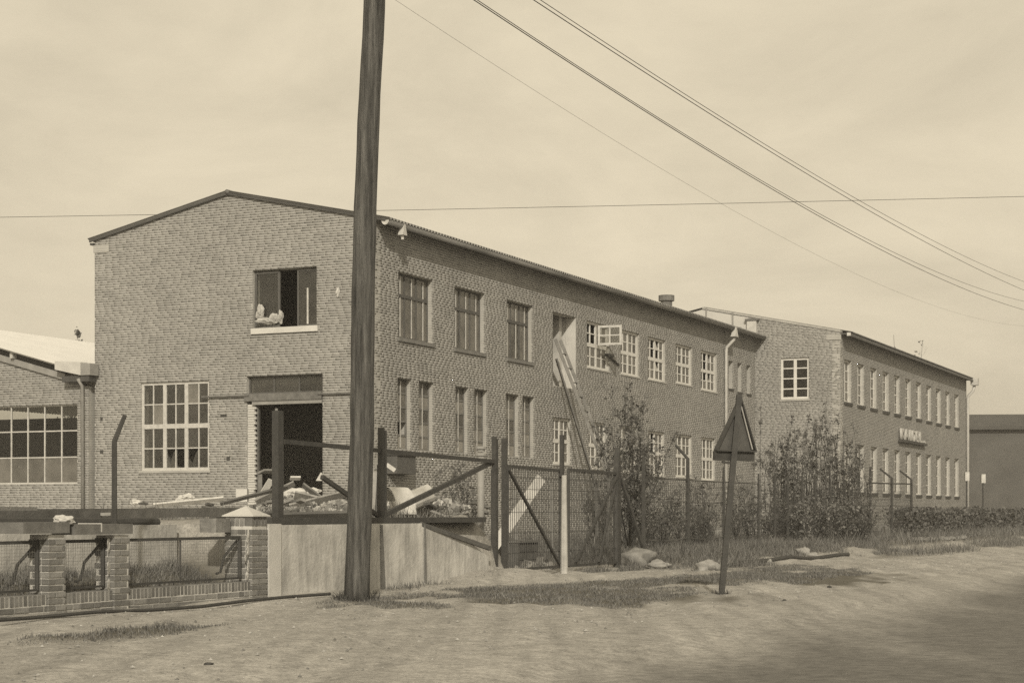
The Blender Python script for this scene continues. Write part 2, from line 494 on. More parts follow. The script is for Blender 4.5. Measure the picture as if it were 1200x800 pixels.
us = lines([(-2500, -400, 700), (-400, -60, 60), (-60, -14, 5), (-14, 4.9, 0.2), (4.9, 5.1, 0.1), (5.1, 36, 0.2), (36, 95, 1.2), (95, 400, 40), (400, 3000, 650)])
vs = lines([(-3000, -400, 650), (-400, -60, 60), (-60, -22, 4), (-22, -2, 0.8), (-2, -1.55, 0.15), (-1.55, -1.35, 0.1), (-1.35, -0.35, 0.2), (-0.35, -0.05, 0.1),
            (-0.05, 8, 0.14), (8, 30, 2), (30, 90, 10), (90, 400, 60), (400, 3000, 650)])
gv, gt = [], []
for u in us:
    for v in vs:
        p = W(u, v, ground_z(u, v)); gv.append(tuple(p)); gt.append(turf(u, v))
nv = len(vs)
gf = [(i * nv + j, i * nv + j + 1, (i + 1) * nv + j + 1, (i + 1) * nv + j) for i in range(len(us) - 1) for j in range(nv - 1)]
me = bpy.data.meshes.new('ground')
me.from_pydata(gv, [], [f[::-1] for f in gf])
at_ = me.attributes.new('turf', 'FLOAT', 'POINT'); at_.data.foreach_set('value', np.array(gt, dtype=np.float32))
for p in me.polygons: p.use_smooth = True
me.materials.append(M['ground'])
ground = bpy.data.objects.new('ground', me); col.objects.link(ground); structure(ground)

# road: a sheet laid over the ground, ragged along the verge
ru = lines([(-400, -40, 60), (-40, 60, 0.5), (60, 400, 40)])
rv = [0, 0.25, 0.6, 1.0, 1.3, 1.6, 2.0, 2.4, 3.4, 6, 9.5]
vv, ss = [], []
for u in ru:
    e0 = 6.4 + 0.35 * noise.noise(Vector((u * 0.3, 0, 1))) + 0.15 * noise.noise(Vector((u * 1.7, 0, 5)))
    for r in rv:
        v = e0 + r
        z = ground_z(u, v, False) + (0.012 if r > 0.2 else -0.03) + 0.02 * smooth(0.2, 4, r)
        if r == 0.25:
            z += 0.06 if v < 7.4 else 0.0
        elif v < 7.5:
            z += 0.055
        vv.append(tuple(W(u, v, z)))
        ss.append(1.5 - 1.65 * smooth(-0.2, 3.2, r + 0.02 * (u - 6)))
nr = len(rv)
me = bpy.data.meshes.new('road')
me.from_pydata(vv, [], [(i * nr + j, (i + 1) * nr + j, (i + 1) * nr + j + 1, i * nr + j + 1) for i in range(len(ru) - 1) for j in range(nr - 1)])
at_ = me.attributes.new('sand', 'FLOAT', 'POINT'); at_.data.foreach_set('value', np.array(ss, dtype=np.float32))
for p in me.polygons: p.use_smooth = True
me.materials.append(M['road'])
road = bpy.data.objects.new('road', me); col.objects.link(road); structure(road)

def gz(p):
    u, v = uv_of(p.x, p.y); return ground_z(u, v)

# ------------------------------------------------------------------ brick walls
CO = 0.068
def snap(z):
    return round(z / CO) * CO

def brick_wall(pl, smin, smax, z0, ztop, openings, parent, bm_, core_m, eave, apexes=(), thick=0.36, skin='brickwork'):
    """every brick is modelled; returns nothing, adds brickwork, wall and reveal parts"""
    rows = int((max([eave] + [a[1] for a in apexes]) - z0) / CO) + 1
    boxes = []
    pat = (0.24, 0.24, 0.12)
    for k in range(rows):
        zb = z0 + k * CO
        zc = zb + CO / 2
        iv = [(smin, smax)]
        for (a0, a1, b0, b1) in openings:
            if b0 < zc < b1:
                nw = []
                for (p, q) in iv:
                    if a1 <= p or a0 >= q: nw.append((p, q)); continue
                    if a0 > p: nw.append((p, a0))
                    if a1 < q: nw.append((a1, q))
                iv = nw
        s = smin - random.uniform(0.0, 0.36); j = 0
        while s < smax:
            L = random.choice((0.24, 0.24, 0.24, 0.24, 0.24, 0.12)) + random.uniform(-0.006, 0.006)
            p0, p1 = s, s + L - 0.010; s += L
            for (p, q) in iv:
                c0, c1 = max(p0, p), min(p1, q)
                if c1 - c0 > 0.03:
                    h = 0.051
                    zt = ztop((c0 + c1) / 2)
                    if zb + h > zt: h = zt - zb
                    if h > 0.015: boxes.append((c0, c1, zb, zb + h))
    B = np.array(boxes); n = len(B)
    pr = rng.uniform(-0.0008, 0.0012, n)
    jz = rng.normal(0, 0.0005, n)
    verts = np.zeros((n, 8, 3))
    e, nn = np.array(pl.e), np.array(pl.n)
    O = np.array(pl.O) - np.array(BASE[parent.name])
    idx = 0
    for out in (0, 1):
        for zi in (2, 3):
            for si in (0, 1):
                d_ = np.where(out, pr, -0.03)
                verts[:, idx, :] = O + B[:, si, None] * e + d_[:, None] * nn
                verts[:, idx, 2] += B[:, zi] + jz
                idx += 1
    fc = np.array([(4, 5, 7, 6), (0, 1, 5, 4), (2, 6, 7, 3), (0, 4, 6, 2), (1, 3, 7, 5)])
    faces = (np.arange(n)[:, None, None] * 8 + fc[None]).reshape(-1, 4)
    me = bpy.data.meshes.new(skin)
    me.vertices.add(n * 8); me.vertices.foreach_set('co', verts.reshape(-1))
    me.loops.add(len(faces) * 4); me.loops.foreach_set('vertex_index', faces.reshape(-1).astype(np.int32))
    me.polygons.add(len(faces)); me.polygons.foreach_set('loop_start', np.arange(len(faces), dtype=np.int32) * 4)
    me.update(calc_edges=True)
    tn = np.clip(np.where(rng.random(n) < 0.34, rng.normal(0.28, 0.11, n), rng.normal(0.63, 0.1, n)), 0, 1)
    tn = np.where(rng.random(n) < 0.04, rng.uniform(0, 0.2, n), tn)
    a = me.attributes.new('tone', 'FLOAT', 'FACE'); a.data.foreach_set('value', np.repeat(tn, 5).astype(np.float32))
    me.materials.append(bm_)
    o = bpy.data.objects.new(skin, me); col.objects.link(o); o.parent = parent; o['kind'] = 'stuff'
    BASE[o.name] = BASE[parent.name]
    # solid core behind, with the openings and their reveals
    mb = MB()
    ss_ = sorted({smin, smax} | {x for q in openings for x in q[:2]})
    zs_ = sorted({z0, eave} | {x for q in openings for x in q[2:]})
    for i in range(len(ss_) - 1):
        for k in range(len(zs_) - 1):
            sc_, zc = (ss_[i] + ss_[i + 1]) / 2, (zs_[k] + zs_[k + 1]) / 2
            if any(q[0] < sc_ < q[1] and q[2] < zc < q[3] for q in openings): continue
            for o_ in (-0.0025, -thick):
                mb.quad(pl.P(ss_[i], zs_[k], o_), pl.P(ss_[i + 1], zs_[k], o_), pl.P(ss_[i + 1], zs_[k + 1], o_), pl.P(ss_[i], zs_[k + 1], o_))
    if apexes:
        for o_ in (-0.0025, -thick):
            mb.quad(pl.P(smin, eave, o_), pl.P(smax, eave, o_), *[pl.P(a_[0], a_[1] - 0.004, o_) for a_ in apexes])
    mb.build('wall', core_m, parent)
    for (a0, a1, b0, b1) in openings:
        rv_ = MB()
        c = [(a0, b0), (a1, b0), (a1, b1), (a0, b1)]
        for k in range(4):
            p, q = c[k], c[(k + 1) % 4]
            rv_.quad(pl.P(p[0], p[1], -0.006), pl.P(q[0], q[1], -0.006), pl.P(q[0], q[1], -thick), pl.P(p[0], p[1], -thick))
        rv_.build('reveal', M['reveal'], parent)
    for sx in (smin, smax):
        rv_ = MB()
        rv_.quad(pl.P(sx, z0, -0.01), pl.P(sx, eave, -0.01), pl.P(sx, eave, -thick), pl.P(sx, z0, -thick))
        rv_.build('wall_end', M['reveal'], parent)

def reveal_material():
    m = mat('reveal', 0.36, var=0.2, scale=2, bump=0.2)
    n, l = m.node_tree.nodes, m.node_tree.links
    g = n.new('ShaderNodeNewGeometry'); sx = n.new('ShaderNodeSeparateXYZ'); l.new(g.outputs['Position'], sx.inputs[0])
    md = n.new('ShaderNodeMath'); md.operation = 'MODULO'; md.inputs[1].default_value = CO; l.new(sx.outputs['Z'], md.inputs[0])
    gt_ = n.new('ShaderNodeMath'); gt_.operation = 'GREATER_THAN'; gt_.inputs[1].default_value = 0.056; l.new(md.outputs[0], gt_.inputs[0])
    b = n['Principled BSDF']; src = b.inputs['Base Color'].links[0].from_socket
    mx = n.new('ShaderNodeMixRGB'); l.new(gt_.outputs[0], mx.inputs[0]); l.new(src, mx.inputs[1]); mx.inputs[2].default_value = (0.5, 0.49, 0.45, 1)
    l.new(mx.outputs[0], b.inputs['Base Color'])
    return m
M['reveal'] = reveal_material()

PANES = {}
def pane_mesh(w, h, m):
    key = (round(w, 3), round(h, 3), m.name)
    if key not in PANES:
        me_ = bpy.data.meshes.new('pane')
        w2, h2, t = w / 2, h / 2, 0.003
        mb = MB().obox((0, 0, 0), Vector((w2, 0, 0)), Vector((0, t, 0)), Vector((0, 0, h2)))
        me_.from_pydata(mb.v, [], mb.f); me_.materials.append(m); PANES[key] = me_
    return PANES[key]

def window(pl, a0, a1, z0, z1, parent, m, g, xs=None, zs=None, depth=0.14, fw=0.06, bw_=0.03, heavy_x=(), heavy_z=(),
           missing=(), sill=None, fd=0.06, special=None):
    """frame and bars as one mesh, every pane its own child; xs/zs are relative bar positions"""
    xs = list(xs or []); zs = list(zs or [])
    mb = MB()
    mb.wbox(pl, a0, a0 + fw, z0, z1, -depth - fd, -depth)
    mb.wbox(pl, a1 - fw, a1, z0, z1, -depth - fd, -depth)
    mb.wbox(pl, a0 + fw, a1 - fw, z0, z0 + fw, -depth - fd, -depth + 0.002)
    mb.wbox(pl, a0 + fw, a1 - fw, z1 - fw, z1, -depth - fd, -depth + 0.002)
    X = [a0 + fw] + [a0 + (a1 - a0) * x for x in xs] + [a1 - fw]
    Zz = [z0 + fw] + [z0 + (z1 - z0) * z for z in zs] + [z1 - fw]
    wx = [0] + [(fw * 1.5 if i in heavy_x else bw_) / 2 for i in range(len(xs))] + [0]
    wz = [0] + [(fw * 1.7 if i in heavy_z else bw_) / 2 for i in range(len(zs))] + [0]
    for i in range(1, len(X) - 1):
        mb.wbox(pl, X[i] - wx[i], X[i] + wx[i], z0 + fw, z1 - fw, -depth - fd * 0.8, -depth - 0.004 + (0.006 if i - 1 in heavy_x else 0))
    for i in range(1, len(Zz) - 1):
        mb.wbox(pl, a0 + fw, a1 - fw, Zz[i] - wz[i], Zz[i] + wz[i], -depth - fd * 0.8, -depth - 0.008 + (0.014 if i - 1 in heavy_z else 0))
    w = mb.build('window', m, parent)
    base = BASE[parent.name]
    ang = math.atan2(pl.e.y, pl.e.x)
    for i in range(len(X) - 1):
        for k in range(len(Zz) - 1):
            if (i, k) in missing: continue
            p0, p1 = X[i] + wx[i], X[i + 1] - wx[i + 1]
            q0, q1 = Zz[k] + wz[k], Zz[k + 1] - wz[k + 1]
            gg = special[(i, k)] if special and (i, k) in special else g
            if isinstance(gg, str) and gg == 'shard':      # jagged remainder of a broken pane
                c = random.random() * 0.5 + 0.25
                sh = MB(); o_ = -depth - fd * 0.5
                pts = [(p0, q0), (p1, q0), (p1, q0 + (q1 - q0) * c), (p0 + (p1 - p0) * 0.6, q0 + (q1 - q0) * c * 0.45), (p0 + (p1 - p0) * 0.3, q0 + (q1 - q0) * 0.75), (p0, q1)]
                sh.prism([pl.P(x, z, o_) for x, z in pts], pl.n * 0.005)
                sh.build('pane', g, w); continue
            po = bpy.data.objects.new('pane', pane_mesh(p1 - p0, q1 - q0, gg))
            col.objects.link(po); po.parent = w
            po.location = pl.P((p0 + p1) / 2, (q0 + q1) / 2, -depth - fd * 0.5) - base
            po.rotation_euler = (random.uniform(-0.012, 0.012), 0, ang + random.uniform(-0.012, 0.012))
    if sill:
        sm, sh_, so = sill
        s = MB().wbox(pl, a0 - 0.05, a1 + 0.05, z0 - sh_, z0 - 0.004, -depth, so)
        s.build('sill', sm, w)
    return w

def corrugated(P0, along, L, down, Wd, pitch=0.177, amp=0.026, per=6, thick=0.012):
    """sheet from the ridge line P0 + along*L falling along 'down' for Wd"""
    mb = MB(); along = along.normalized(); down = down.normalized()
    up = along.cross(down).normalized()
    if up.z < 0: up = -up
    n = int(L / pitch * per)
    for k in range(n + 1):
        s = L * k / n
        o = amp * math.cos(2 * math.pi * s / pitch)
        for w_, t in ((0, 0), (Wd, 0), (0, -thick), (Wd, -thick)):
            mb.v.append(tuple(P0 + along * s + down * w_ + up * (o + t)))
    for k in range(n):
        a = k * 4; b = a + 4
        mb.f += [(a, a + 1, b + 1, b), (a + 2, b + 2, b + 3, a + 3), (a + 1, a + 3, b + 3, b + 1), (a, b, b + 2, a + 2)]
    mb.f += [(0, 2, 3, 1), (n * 4, n * 4 + 1, n * 4 + 3, n * 4 + 2)]
    return mb

# ================================================================== main factory building
C = Vector((-3.617, 46.0, 0))
GA = Plane(C, -N, -D)            # gable: along it to the left
SI = Plane(C, D, N)              # long side along the yard
GW = GA.s_at(111); SL = SI.s_at(885)
EAVE, APEX = 8.83, 9.80
SG = 0.25                        # ground beside the long facade
mid = GW / 2
factory = thing('factory_building', C + Z3 * 0, 'long two-storey brick factory with low gable, corrugated roof and wide dark doorway behind the rubble', 'building')

def G(px0, px1, pt, pb):
    a, b = sorted((GA.s_at(px0), GA.s_at(px1))); m_ = (px0 + px1) / 2
    return (a, b, snap(GA.z_at(m_, pb)), snap(GA.z_at(m_, pt)))
def S(px0, px1, pt, pb):
    """opening on the long side; heights read at the left edge"""
    return (SI.s_at(px0), SI.s_at(px1), snap(SI.z_at(px0, pb)), snap(SI.z_at(px0, pt)))

g_up = G(296, 371, 315, 382.5)
g_low = G(165, 245, 447, 551)
g_door = G(289, 378, 440, 594)
s_big = [S(467, 507, 317, 395), S(533, 568, 335, 408), S(594, 624, 351, 417)]
s_door = S(648, 675, 364, 452)
s_wh = [S(688, 714, 375, 429), S(727.5, 749, 385, 437), S(759.5, 780, 393, 443), S(792, 811, 401.5, 449), S(821.5, 840, 409, 455)]
s_slot = [S(854, 859, 423, 455), S(864.5, 869, 425.5, 458), S(875, 879.5, 428, 461)]
s_pair = [S(466, 482, 441, 525), S(491, 508, 445, 527), S(534, 549, 452, 530), S(556, 571, 455.5, 532), S(593, 608, 461, 534), S(612.5, 626, 464, 536)]
s_low = [S(648, 669, 488, 543), S(690, 711, 494, 548), S(727, 747, 499, 552), S(760, 779, 505, 556), S(792, 811, 508.5, 559), S(822, 838, 512.5, 562)]
s_hatch = S(453, 475, 534, 556)
zu0 = sum(q[2] for q in s_big) / 3; zu1 = sum(q[3] for q in s_big) / 3
s_big = [(q[0], q[1], snap(zu0), snap(zu1)) for q in s_big]

slope_top = lambda s: EAVE + (APEX - EAVE) * (1 - abs(s - mid) / mid)
brick_wall(GA, 0.0, GW, 0.884, slope_top, [g_up, g_low, g_door], factory, M['brick'], M['mortar'], EAVE, ((mid, APEX),))
brick_wall(SI, 0.0, SL + 0.4, snap(0.0), lambda s: EAVE, s_big + [s_door] + s_wh + s_slot + s_pair + s_low, factory, M['brick'], M['mortar'], EAVE)

# inside: floors, partition, far walls
BK = GA.P(GW, 0)
ins = MB()
inner = lambda s, w, z: C + D * s - N * w + Z3 * z
def slab(mb, s0, s1, w0, w1, z0, z1):
    return mb.obox(inner((s0 + s1) / 2, (w0 + w1) / 2, (z0 + z1) / 2), D * ((s1 - s0) / 2), N * ((w1 - w0) / 2), Z3 * ((z1 - z0) / 2))
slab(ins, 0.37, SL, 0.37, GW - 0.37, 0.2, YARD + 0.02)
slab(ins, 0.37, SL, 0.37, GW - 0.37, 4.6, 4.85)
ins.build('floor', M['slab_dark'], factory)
ins = MB()
slab(ins, 0.37, SL, GW - 0.36, GW - 0.012, 0.2, EAVE - 0.02)
slab(ins, SL - 0.2, SL, 0.37, GW - 0.37, 0.2, EAVE)
ins.build('wall', M['inner'], factory)
ins = MB()
slab(ins, 8.2, 8.4, 0.4, GW - 0.4, YARD + 0.03, 4.59)
slab(ins, 6.6, 6.8, 0.4, GW - 0.4, 4.86, EAVE)
slab(ins, 13.2, 13.4, 0.4, GW - 0.4, 4.86, EAVE)
slab(ins, 20.2, 20.4, 0.4, GW - 0.4, 4.86, EAVE)
ins.build('partition', M['inner'], factory)

# roof
OV = 0.42
rise = (APEX - EAVE) / mid
ridge = GA.P(mid, APEX + 0.07, 0.10)
for sgn in (1, -1):
    dn = (N * sgn - Z3 * rise).normalized()
    wd = (mid + (OV + 0.10 if sgn == 1 else 0.17)) / math.cos(math.atan(rise))
    c = corrugated(ridge, D, SL + 0.16, dn, wd, amp=0.036)
    c.build('roof', M['roof'], factory)
rc = MB().tube([ridge + Z3 * 0.0, ridge + D * (SL + 0.1) + Z3 * 0.0], 0.06, 8); rc.build('ridge_cap', M['roof'], factory, True)
# dark verge boards on the gable
for sgn in (1, -1):
    vb = MB()
    p = GA.P(mid, APEX + 0.0, 0.03)
    q = p + (N * sgn - Z3 * rise) * (mid + (OV - 0.05 if sgn == 1 else 0.14))
    vb.prism([p - Z3 * 0.012, p + Z3 * 0.03, q + Z3 * 0.03, q - Z3 * 0.012], GA.n * 0.045)
    vb.build('verge_board', M['dark_trim'], factory)
# corbel block under the left eave
MB().wbox(GA, GW - 0.50, GW + 0.04, EAVE - 0.34, EAVE - 0.13, -0.05, 0.018).build('corbel', M['reveal'], factory)
MB().wbox(GA, GW + 0.03, GW + 0.14, EAVE - 0.12, EAVE - 0.06, -3.0, 0.04).build('eave_soffit', M['dark_trim'], factory)
# long eave: soffit boards, box gutter and its outlet
MB().wbox(SI, -0.05, SL, EAVE - 0.06, EAVE - 0.02, -0.02, OV - 0.04).build('soffit', M['soffit'], factory)
gt_ = MB()
gt_.tube([SI.P(0.0, EAVE - 0.10, OV), SI.P(SL - 0.02, EAVE - 0.10, OV)], 0.085, 10)
gt_.build('gutter', M['gutter_zinc'], factory, True)
cap = MB(); ce = SI.P(-0.01, EAVE - 0.07, OV - 0.06)
cap.prism([ce + N * (0.11 * math.cos(t)) + Z3 * (0.12 * math.sin(t)) for t in [math.pi + math.pi * i / 10 for i in range(11)]], -D * 0.03)
cap.build('gutter_end', M['sheet_white'], factory)
hp = MB()
h0 = SI.s_at(462) - 0.35
for (w0, w1, z0, z1) in ((0.03, 0.12, EAVE - 0.05, EAVE - 0.36),):
    a, b = SI.P(h0, z0, OV + 0.04), SI.P(h0, z1, OV + 0.02)
    hp.v += [tuple(a + D * x * w0 + N * y * 0.05) for x, y in ((-1, -1), (1, -1), (1, 1), (-1, 1))]
    hp.v += [tuple(b + D * x * w1 + N * y * 0.08) for x, y in ((-1, -1), (1, -1), (1, 1), (-1, 1))]
    hp.f += [(0, 1, 5, 4), (1, 2, 6, 5), (2, 3, 7, 6), (3, 0, 4, 7), (0, 3, 2, 1), (4, 5, 6, 7)]
hp.build('rain_hopper', M['zinc_pale'], factory)
MB().tube([SI.P(h0, EAVE - 0.36, OV + 0.02), SI.P(h0, EAVE - 0.47, OV + 0.02)], 0.04, 8).build('outlet', M['sheet_white'], factory)
# white downpipe near the wing
dp = SI.s_at(848.5)
pipe = MB().tube([SI.P(dp, EAVE - 0.42, OV + 0.02), SI.P(dp, EAVE - 0.55, OV + 0.01), SI.P(dp, EAVE - 0.85, 0.12), SI.P(dp, EAVE - 1.05, 0.09), SI.P(dp, 0.3, 0.09)], 0.065, 8)
pipe.build('downpipe', M['zinc_pale'], factory, True)
hp = MB(); a, b = SI.P(dp, EAVE - 0.04, OV + 0.06), SI.P(dp, EAVE - 0.44, OV + 0.03)
hp.v += [tuple(a + D * x * 0.07 + N * y * 0.05) for x, y in ((-1, -1), (1, -1), (1, 1), (-1, 1))]
hp.v += [tuple(b + D * x * 0.2 + N * y * 0.11) for x, y in ((-1, -1), (1, -1), (1, 1), (-1, 1))]
hp.f += [(0, 1, 5, 4), (1, 2, 6, 5), (2, 3, 7, 6), (3, 0, 4, 7), (0, 3, 2, 1), (4, 5, 6, 7)]
hp.build('rain_hopper', M['zinc_pale'], factory)

# gable windows
def rel(lo, hi, xs): return [(x - lo) / (hi - lo) for x in xs]
lowx = [i / 6 for i in range(1, 6)]
window(GA, *g_low, factory, M['white_worn'], M['glass'], xs=[0.165, 0.345, 0.5, 0.66, 0.83], zs=[0.25, 0.5, 0.75], depth=0.05, fw=0.075, bw_=0.032,
       heavy_x=(1, 3), heavy_z=(1,), missing=((2, 0),), special={(3, 0): 'shard', (1, 0): 'shard', (4, 2): M['glass_dusty'], (1, 3): M['glass_dusty']},
       sill=(M['reveal'], 0.07, 0.03))
u = g_up
# upper opening: left casement glazed, middle gaping, right casement with a broken muntin
window(GA, u[0], u[0] + (u[1] - u[0]) * 0.33, u[2], u[3] - 0.03, factory, M['frame_dark'], M['glass'], depth=0.10, fw=0.05, fd=0.05)
window(GA, u[0] + (u[1] - u[0]) * 0.60, u[1], u[2], u[3] - 0.03, factory, M['frame_dark'], M['glass'], depth=0.10, fw=0.065, fd=0.05)
MB().wbox(GA, u[0] + (u[1] - u[0]) * 0.17 - 0.02, u[0] + (u[1] - u[0]) * 0.17 + 0.02, u[2] + 0.06, u[2] + 1.02, -0.13, -0.095).build('broken_muntin', M['sheet_white'], factory)
MB().wbox(GA, u[0] - 0.05, u[1] + 0.03, u[2] - 0.16, u[2] - 0.005, -0.2, 0.05).build('sill', M['plaster'], factory)
# doorway: transom lights, lintel beam, stripped left jamb
d_ = g_door
tz = snap(GA.z_at(333, 461))
window(GA, d_[0], d_[1], tz, d_[3], factory, M['frame_dark'], M['glass'], xs=[0.333, 0.667], depth=0.12, fw=0.04, bw_=0.035)
MB().wbox(GA, d_[0] + 0.01, d_[1] + 0.05, tz - 0.2, tz - 0.005, -0.2, 0.06).build('lintel_beam', M['slab_dark'], factory)
MB().wbox(GA, d_[0] + 0.01, d_[1] - 0.19, tz - 0.30, tz - 0.205, -0.2, 0.03).build('lintel_beam', M['zinc'], factory)
jm = MB()
for i in range(48):
    zz = d_[2] + i * CO
    if zz > tz - 0.3: break
    jm.wbox(GA, d_[1] - 0.2 - (0.05 if i % 2 else 0.0) - random.uniform(0, 0.03), d_[1] - 0.005, zz, zz + 0.058, -0.13, -0.055 + random.uniform(0, 0.02))
jo = jm.build('jamb_masonry', M['plaster'], factory); jo['kind'] = 'stuff'
MB().wbox(GA, d_[1] - 0.31, d_[1] - 0.25, d_[2], tz - 0.3, -0.2, -0.12).build('door_frame', M['frame_dark'], factory)
# service pipes across the gable
zp = GA.z_at(260, 464.5)
MB().tube([GA.P(g_low[0] + 0.2, zp, 0.06), GA.P(d_[1] - 0.1, zp, 0.06)], 0.03, 6).build('service_pipe', M['slab_dark'], factory)
MB().tube([GA.P(d_[0] + 0.1, GA.z_at(390, 461), 0.06), GA.P(0.05, GA.z_at(438, 460), 0.06)], 0.03, 6).build('service_pipe', M['slab_dark'], factory)
# putlog holes and scars
for (px, py, w, h) in ((262, 487, 0.2, 0.07), (267.5, 537, 0.11, 0.1), (119, 491, 0.08, 0.09), (119, 529, 0.1, 0.1), (240, 553, 0.25, 0.05)):
    a = GA.s_at(px); z = GA.z_at(px, py)
    MB().wbox(GA, a - w / 2, a + w / 2, z - h / 2, z + h / 2, -0.02, 0.008).build('putlog_hole', M['iron'], factory)
a = GA.s_at(396); z = GA.z_at(396, 342)
MB().rock(GA.P(a, z, 0.01), (0.05, 0.05, 0.12), 4).build('mortar_patch', M['sheet_white'], factory)

# side windows: three tall casements above
for q in s_big:
    window(SI, *q, factory, M['frame_dark'], M['glass_dusty'], xs=[0.32, 0.66], zs=[0.66], depth=0.15, fw=0.05, bw_=0.05, heavy_z=(0,), heavy_x=(),
           sill=(M['sill_dark'], 0.10, 0.05))
    for x in (0.19, 0.52, 0.86):       # pale glazing bars behind the dark frame
        a = q[0] + (q[1] - q[0]) * x
        MB().wbox(SI, a - 0.022, a + 0.022, q[2] + 0.06, q[3] - 0.07, -0.168, -0.1525).build('glazing_bar', M['white_worn'], factory)
for i, q in enumerate(s_wh):
    ms = {0: ((0, 2), (0, 3), (1, 2), (1, 3)), 2: ((1, 2), (1, 3), (2, 2)), 4: ((1, 3), (1, 2), (1, 1))}.get(i, ())
    window(SI, *q, factory, M['white'], M['glass_dusty'], xs=[0.25, 0.5, 0.75], zs=[0.25, 0.5, 0.75], depth=0.09, fw=0.075, bw_=0.038,
           heavy_x=(1,), heavy_z=(1,), missing=ms, special={(2, 1): 'shard', (2, 3): 'shard'} if i in (2, 4) else None, sill=(M['white_worn'], 0.05, 0.03))
for i, q in enumerate(s_low):
    window(SI, *q, factory, M['white'], M['glass_dusty'], xs=[0.25, 0.5, 0.75], zs=[0.25, 0.5, 0.75], depth=0.09, fw=0.075, bw_=0.038,
           heavy_x=(1,), heavy_z=(1,), missing=((1, 3), (1, 2)) if i == 3 else (), sill=(M['white_worn'], 0.05, 0.03))
for i, q in enumerate(s_pair):
    window(SI, *q, factory, M['frame_mid'], M['glass_grey'], xs=[], zs=[0.2, 0.4, 0.6, 0.8], depth=0.14, fw=0.03, bw_=0.05,
           missing=((0, 1),) if i == 0 else (), special={(0, 2): M['glass_dusty'], (0, 4): M['glass_painted']})
    a = q[0] + (q[1] - q[0]) * 0.55
    MB().wbox(SI, a - 0.02, a + 0.02, q[2] + 0.05, q[3] - 0.05, -0.158, -0.143).build('glazing_bar', M['white_worn'], factory)
for q in s_slot:
    window(SI, *q, factory, M['frame_dark'], M['glass_dusty'], depth=0.24, fw=0.03, sill=(M['dark_trim'], 0.07, 0.05))
# deep upper doorway: plastered right cheek, door leaf standing open at the back
q = s_door
nb = MB(); nb.wbox(SI, q[1] + 0.002, q[1] + 0.06, q[2], q[3], -0.95, -0.365); nb.build('door_cheek', M['plaster'], factory)
MB().wbox(SI, q[1] - 0.02, q[1] - 0.003, q[2] + 0.02, q[3] - 0.02, -0.36, -0.005).build('plaster_lining', M['plaster'], factory)
nb = MB(); nb.wbox(SI, q[0] - 0.1, q[1] + 0.05, q[2], q[3], -1.05, -0.96); dr = nb.build('door', M['sill_dark'], factory)
nb = MB(); a0 = q[0] + (q[1] - q[0]) * 0.35
nb.wbox(SI, a0, q[1] - 0.3, q[2] + 0.6, q[2] + 1.4, -0.955, -0.93); nb.build('door_panel', M['inner'], dr)
nb = MB(); nb.wbox(SI, q[0] - 0.06, q[0] - 0.002, q[2], q[3], -0.95, -0.365); nb.build('door_cheek', M['inner'], factory)
# white casement swung out from the first white window
q = s_wh[0]
hs = SI.s_at(700.5); z1 = SI.z_at(700.5, 381.5); z0 = SI.z_at(700.5, 404.5)
opd = (N * 0.96 + D * 0.12).normalized()
SW = Plane(SI.P(hs, 0, 0.0), opd, -D)
window(SW, 0.0, 0.84, z0, z1, factory, M['sheet_white'], M['glass'], xs=[0.5], zs=[0.5], depth=0.0, fw=0.075, bw_=0.045, fd=0.04)
br = MB().bar(SI.P(SI.s_at(712), SI.z_at(712, 417), 0.06), SI.P(SI.s_at(724), SI.z_at(724, 428), 0.05), 0.05); br.build('stay_bracket', M['iron'], factory)
MB().wbox(SI, SI.s_at(708.5), SI.s_at(716), SI.z_at(712, 418), SI.z_at(712, 415), 0.0, 0.12).build('bracket', M['iron'], factory)
# dark iron hopper box on the facade near the corner
q = s_hatch
hb = MB(); hb.wbox(SI, q[0], q[1], q[2], q[3], -0.02, 0.32)
hb.build('coal_hatch', M['frame_dark'], factory)
MB().wbox(SI, q[0] - 0.03, q[1] + 0.04, q[3] + 0.003, q[3] + 0.05, -0.02, 0.36).build('hatch_lid', M['iron'], factory)
# squat vent stack and handrail on the ridge
vp = inner(SI.s_at(800), mid, APEX)
vt = at(781, 356, vp.y)
rs = 14.2
st = inner(rs, mid, APEX + 0.1)
kk = (781 - 600) / FOC
sr = ((kk * C.y - C.x) + mid * (N.x - kk * N.y)) / (D.x - kk * D.y)
st = inner(sr, mid, APEX + 0.05)
MB().tube([st, Vector((st.x, st.y, 10.72))], 0.26, 12).tube([Vector((st.x, st.y, 10.72)), Vector((st.x, st.y, 10.97))], 0.36, 12).build('roof_vent', M['slab_dark'], factory)

# ================================================================== wing with the lettering
E = SI.P(SL, 0)
RF = Plane(E, N, -D)                        # short front beside the long facade
rw = RF.s_at(985)
RC = RF.P(rw, 0)
RS = Plane(RC, D, N)
RL = RS.s_at(1132.5)
wing = thing('factory_wing', RC, 'two-storey brick wing with raised letters and rows of narrow windows above the poplar row', 'building')
REAVE = 8.83
RIS = 0.207
HALF = 6.2
wtop = lambda s: REAVE + RIS * (rw - s)
f_win = (RF.s_at(915), RF.s_at(948), snap(RF.z_at(930, 468)), snap(RF.z_at(930, 420)))
brick_wall(RF, -2 * HALF + rw, rw, snap(0.0), lambda s: REAVE + RIS * min(rw - s, s - (rw - 2 * HALF)), [f_win], wing, M['brick'], M['mortar'], REAVE, ((rw - HALF, REAVE + RIS * HALF),))
r_up, r_lo = [], []
upx = [989.5, 1005, 1020, 1034.5, 1048, 1061, 1073.5, 1085.5, 1097, 1108, 1118.5]
zt_ = EYE + (600 - 421) * (RC.y) / FOC; zt_ = RS.z_at(989.5, 420.5); zb_ = RS.z_at(989.5, 471)
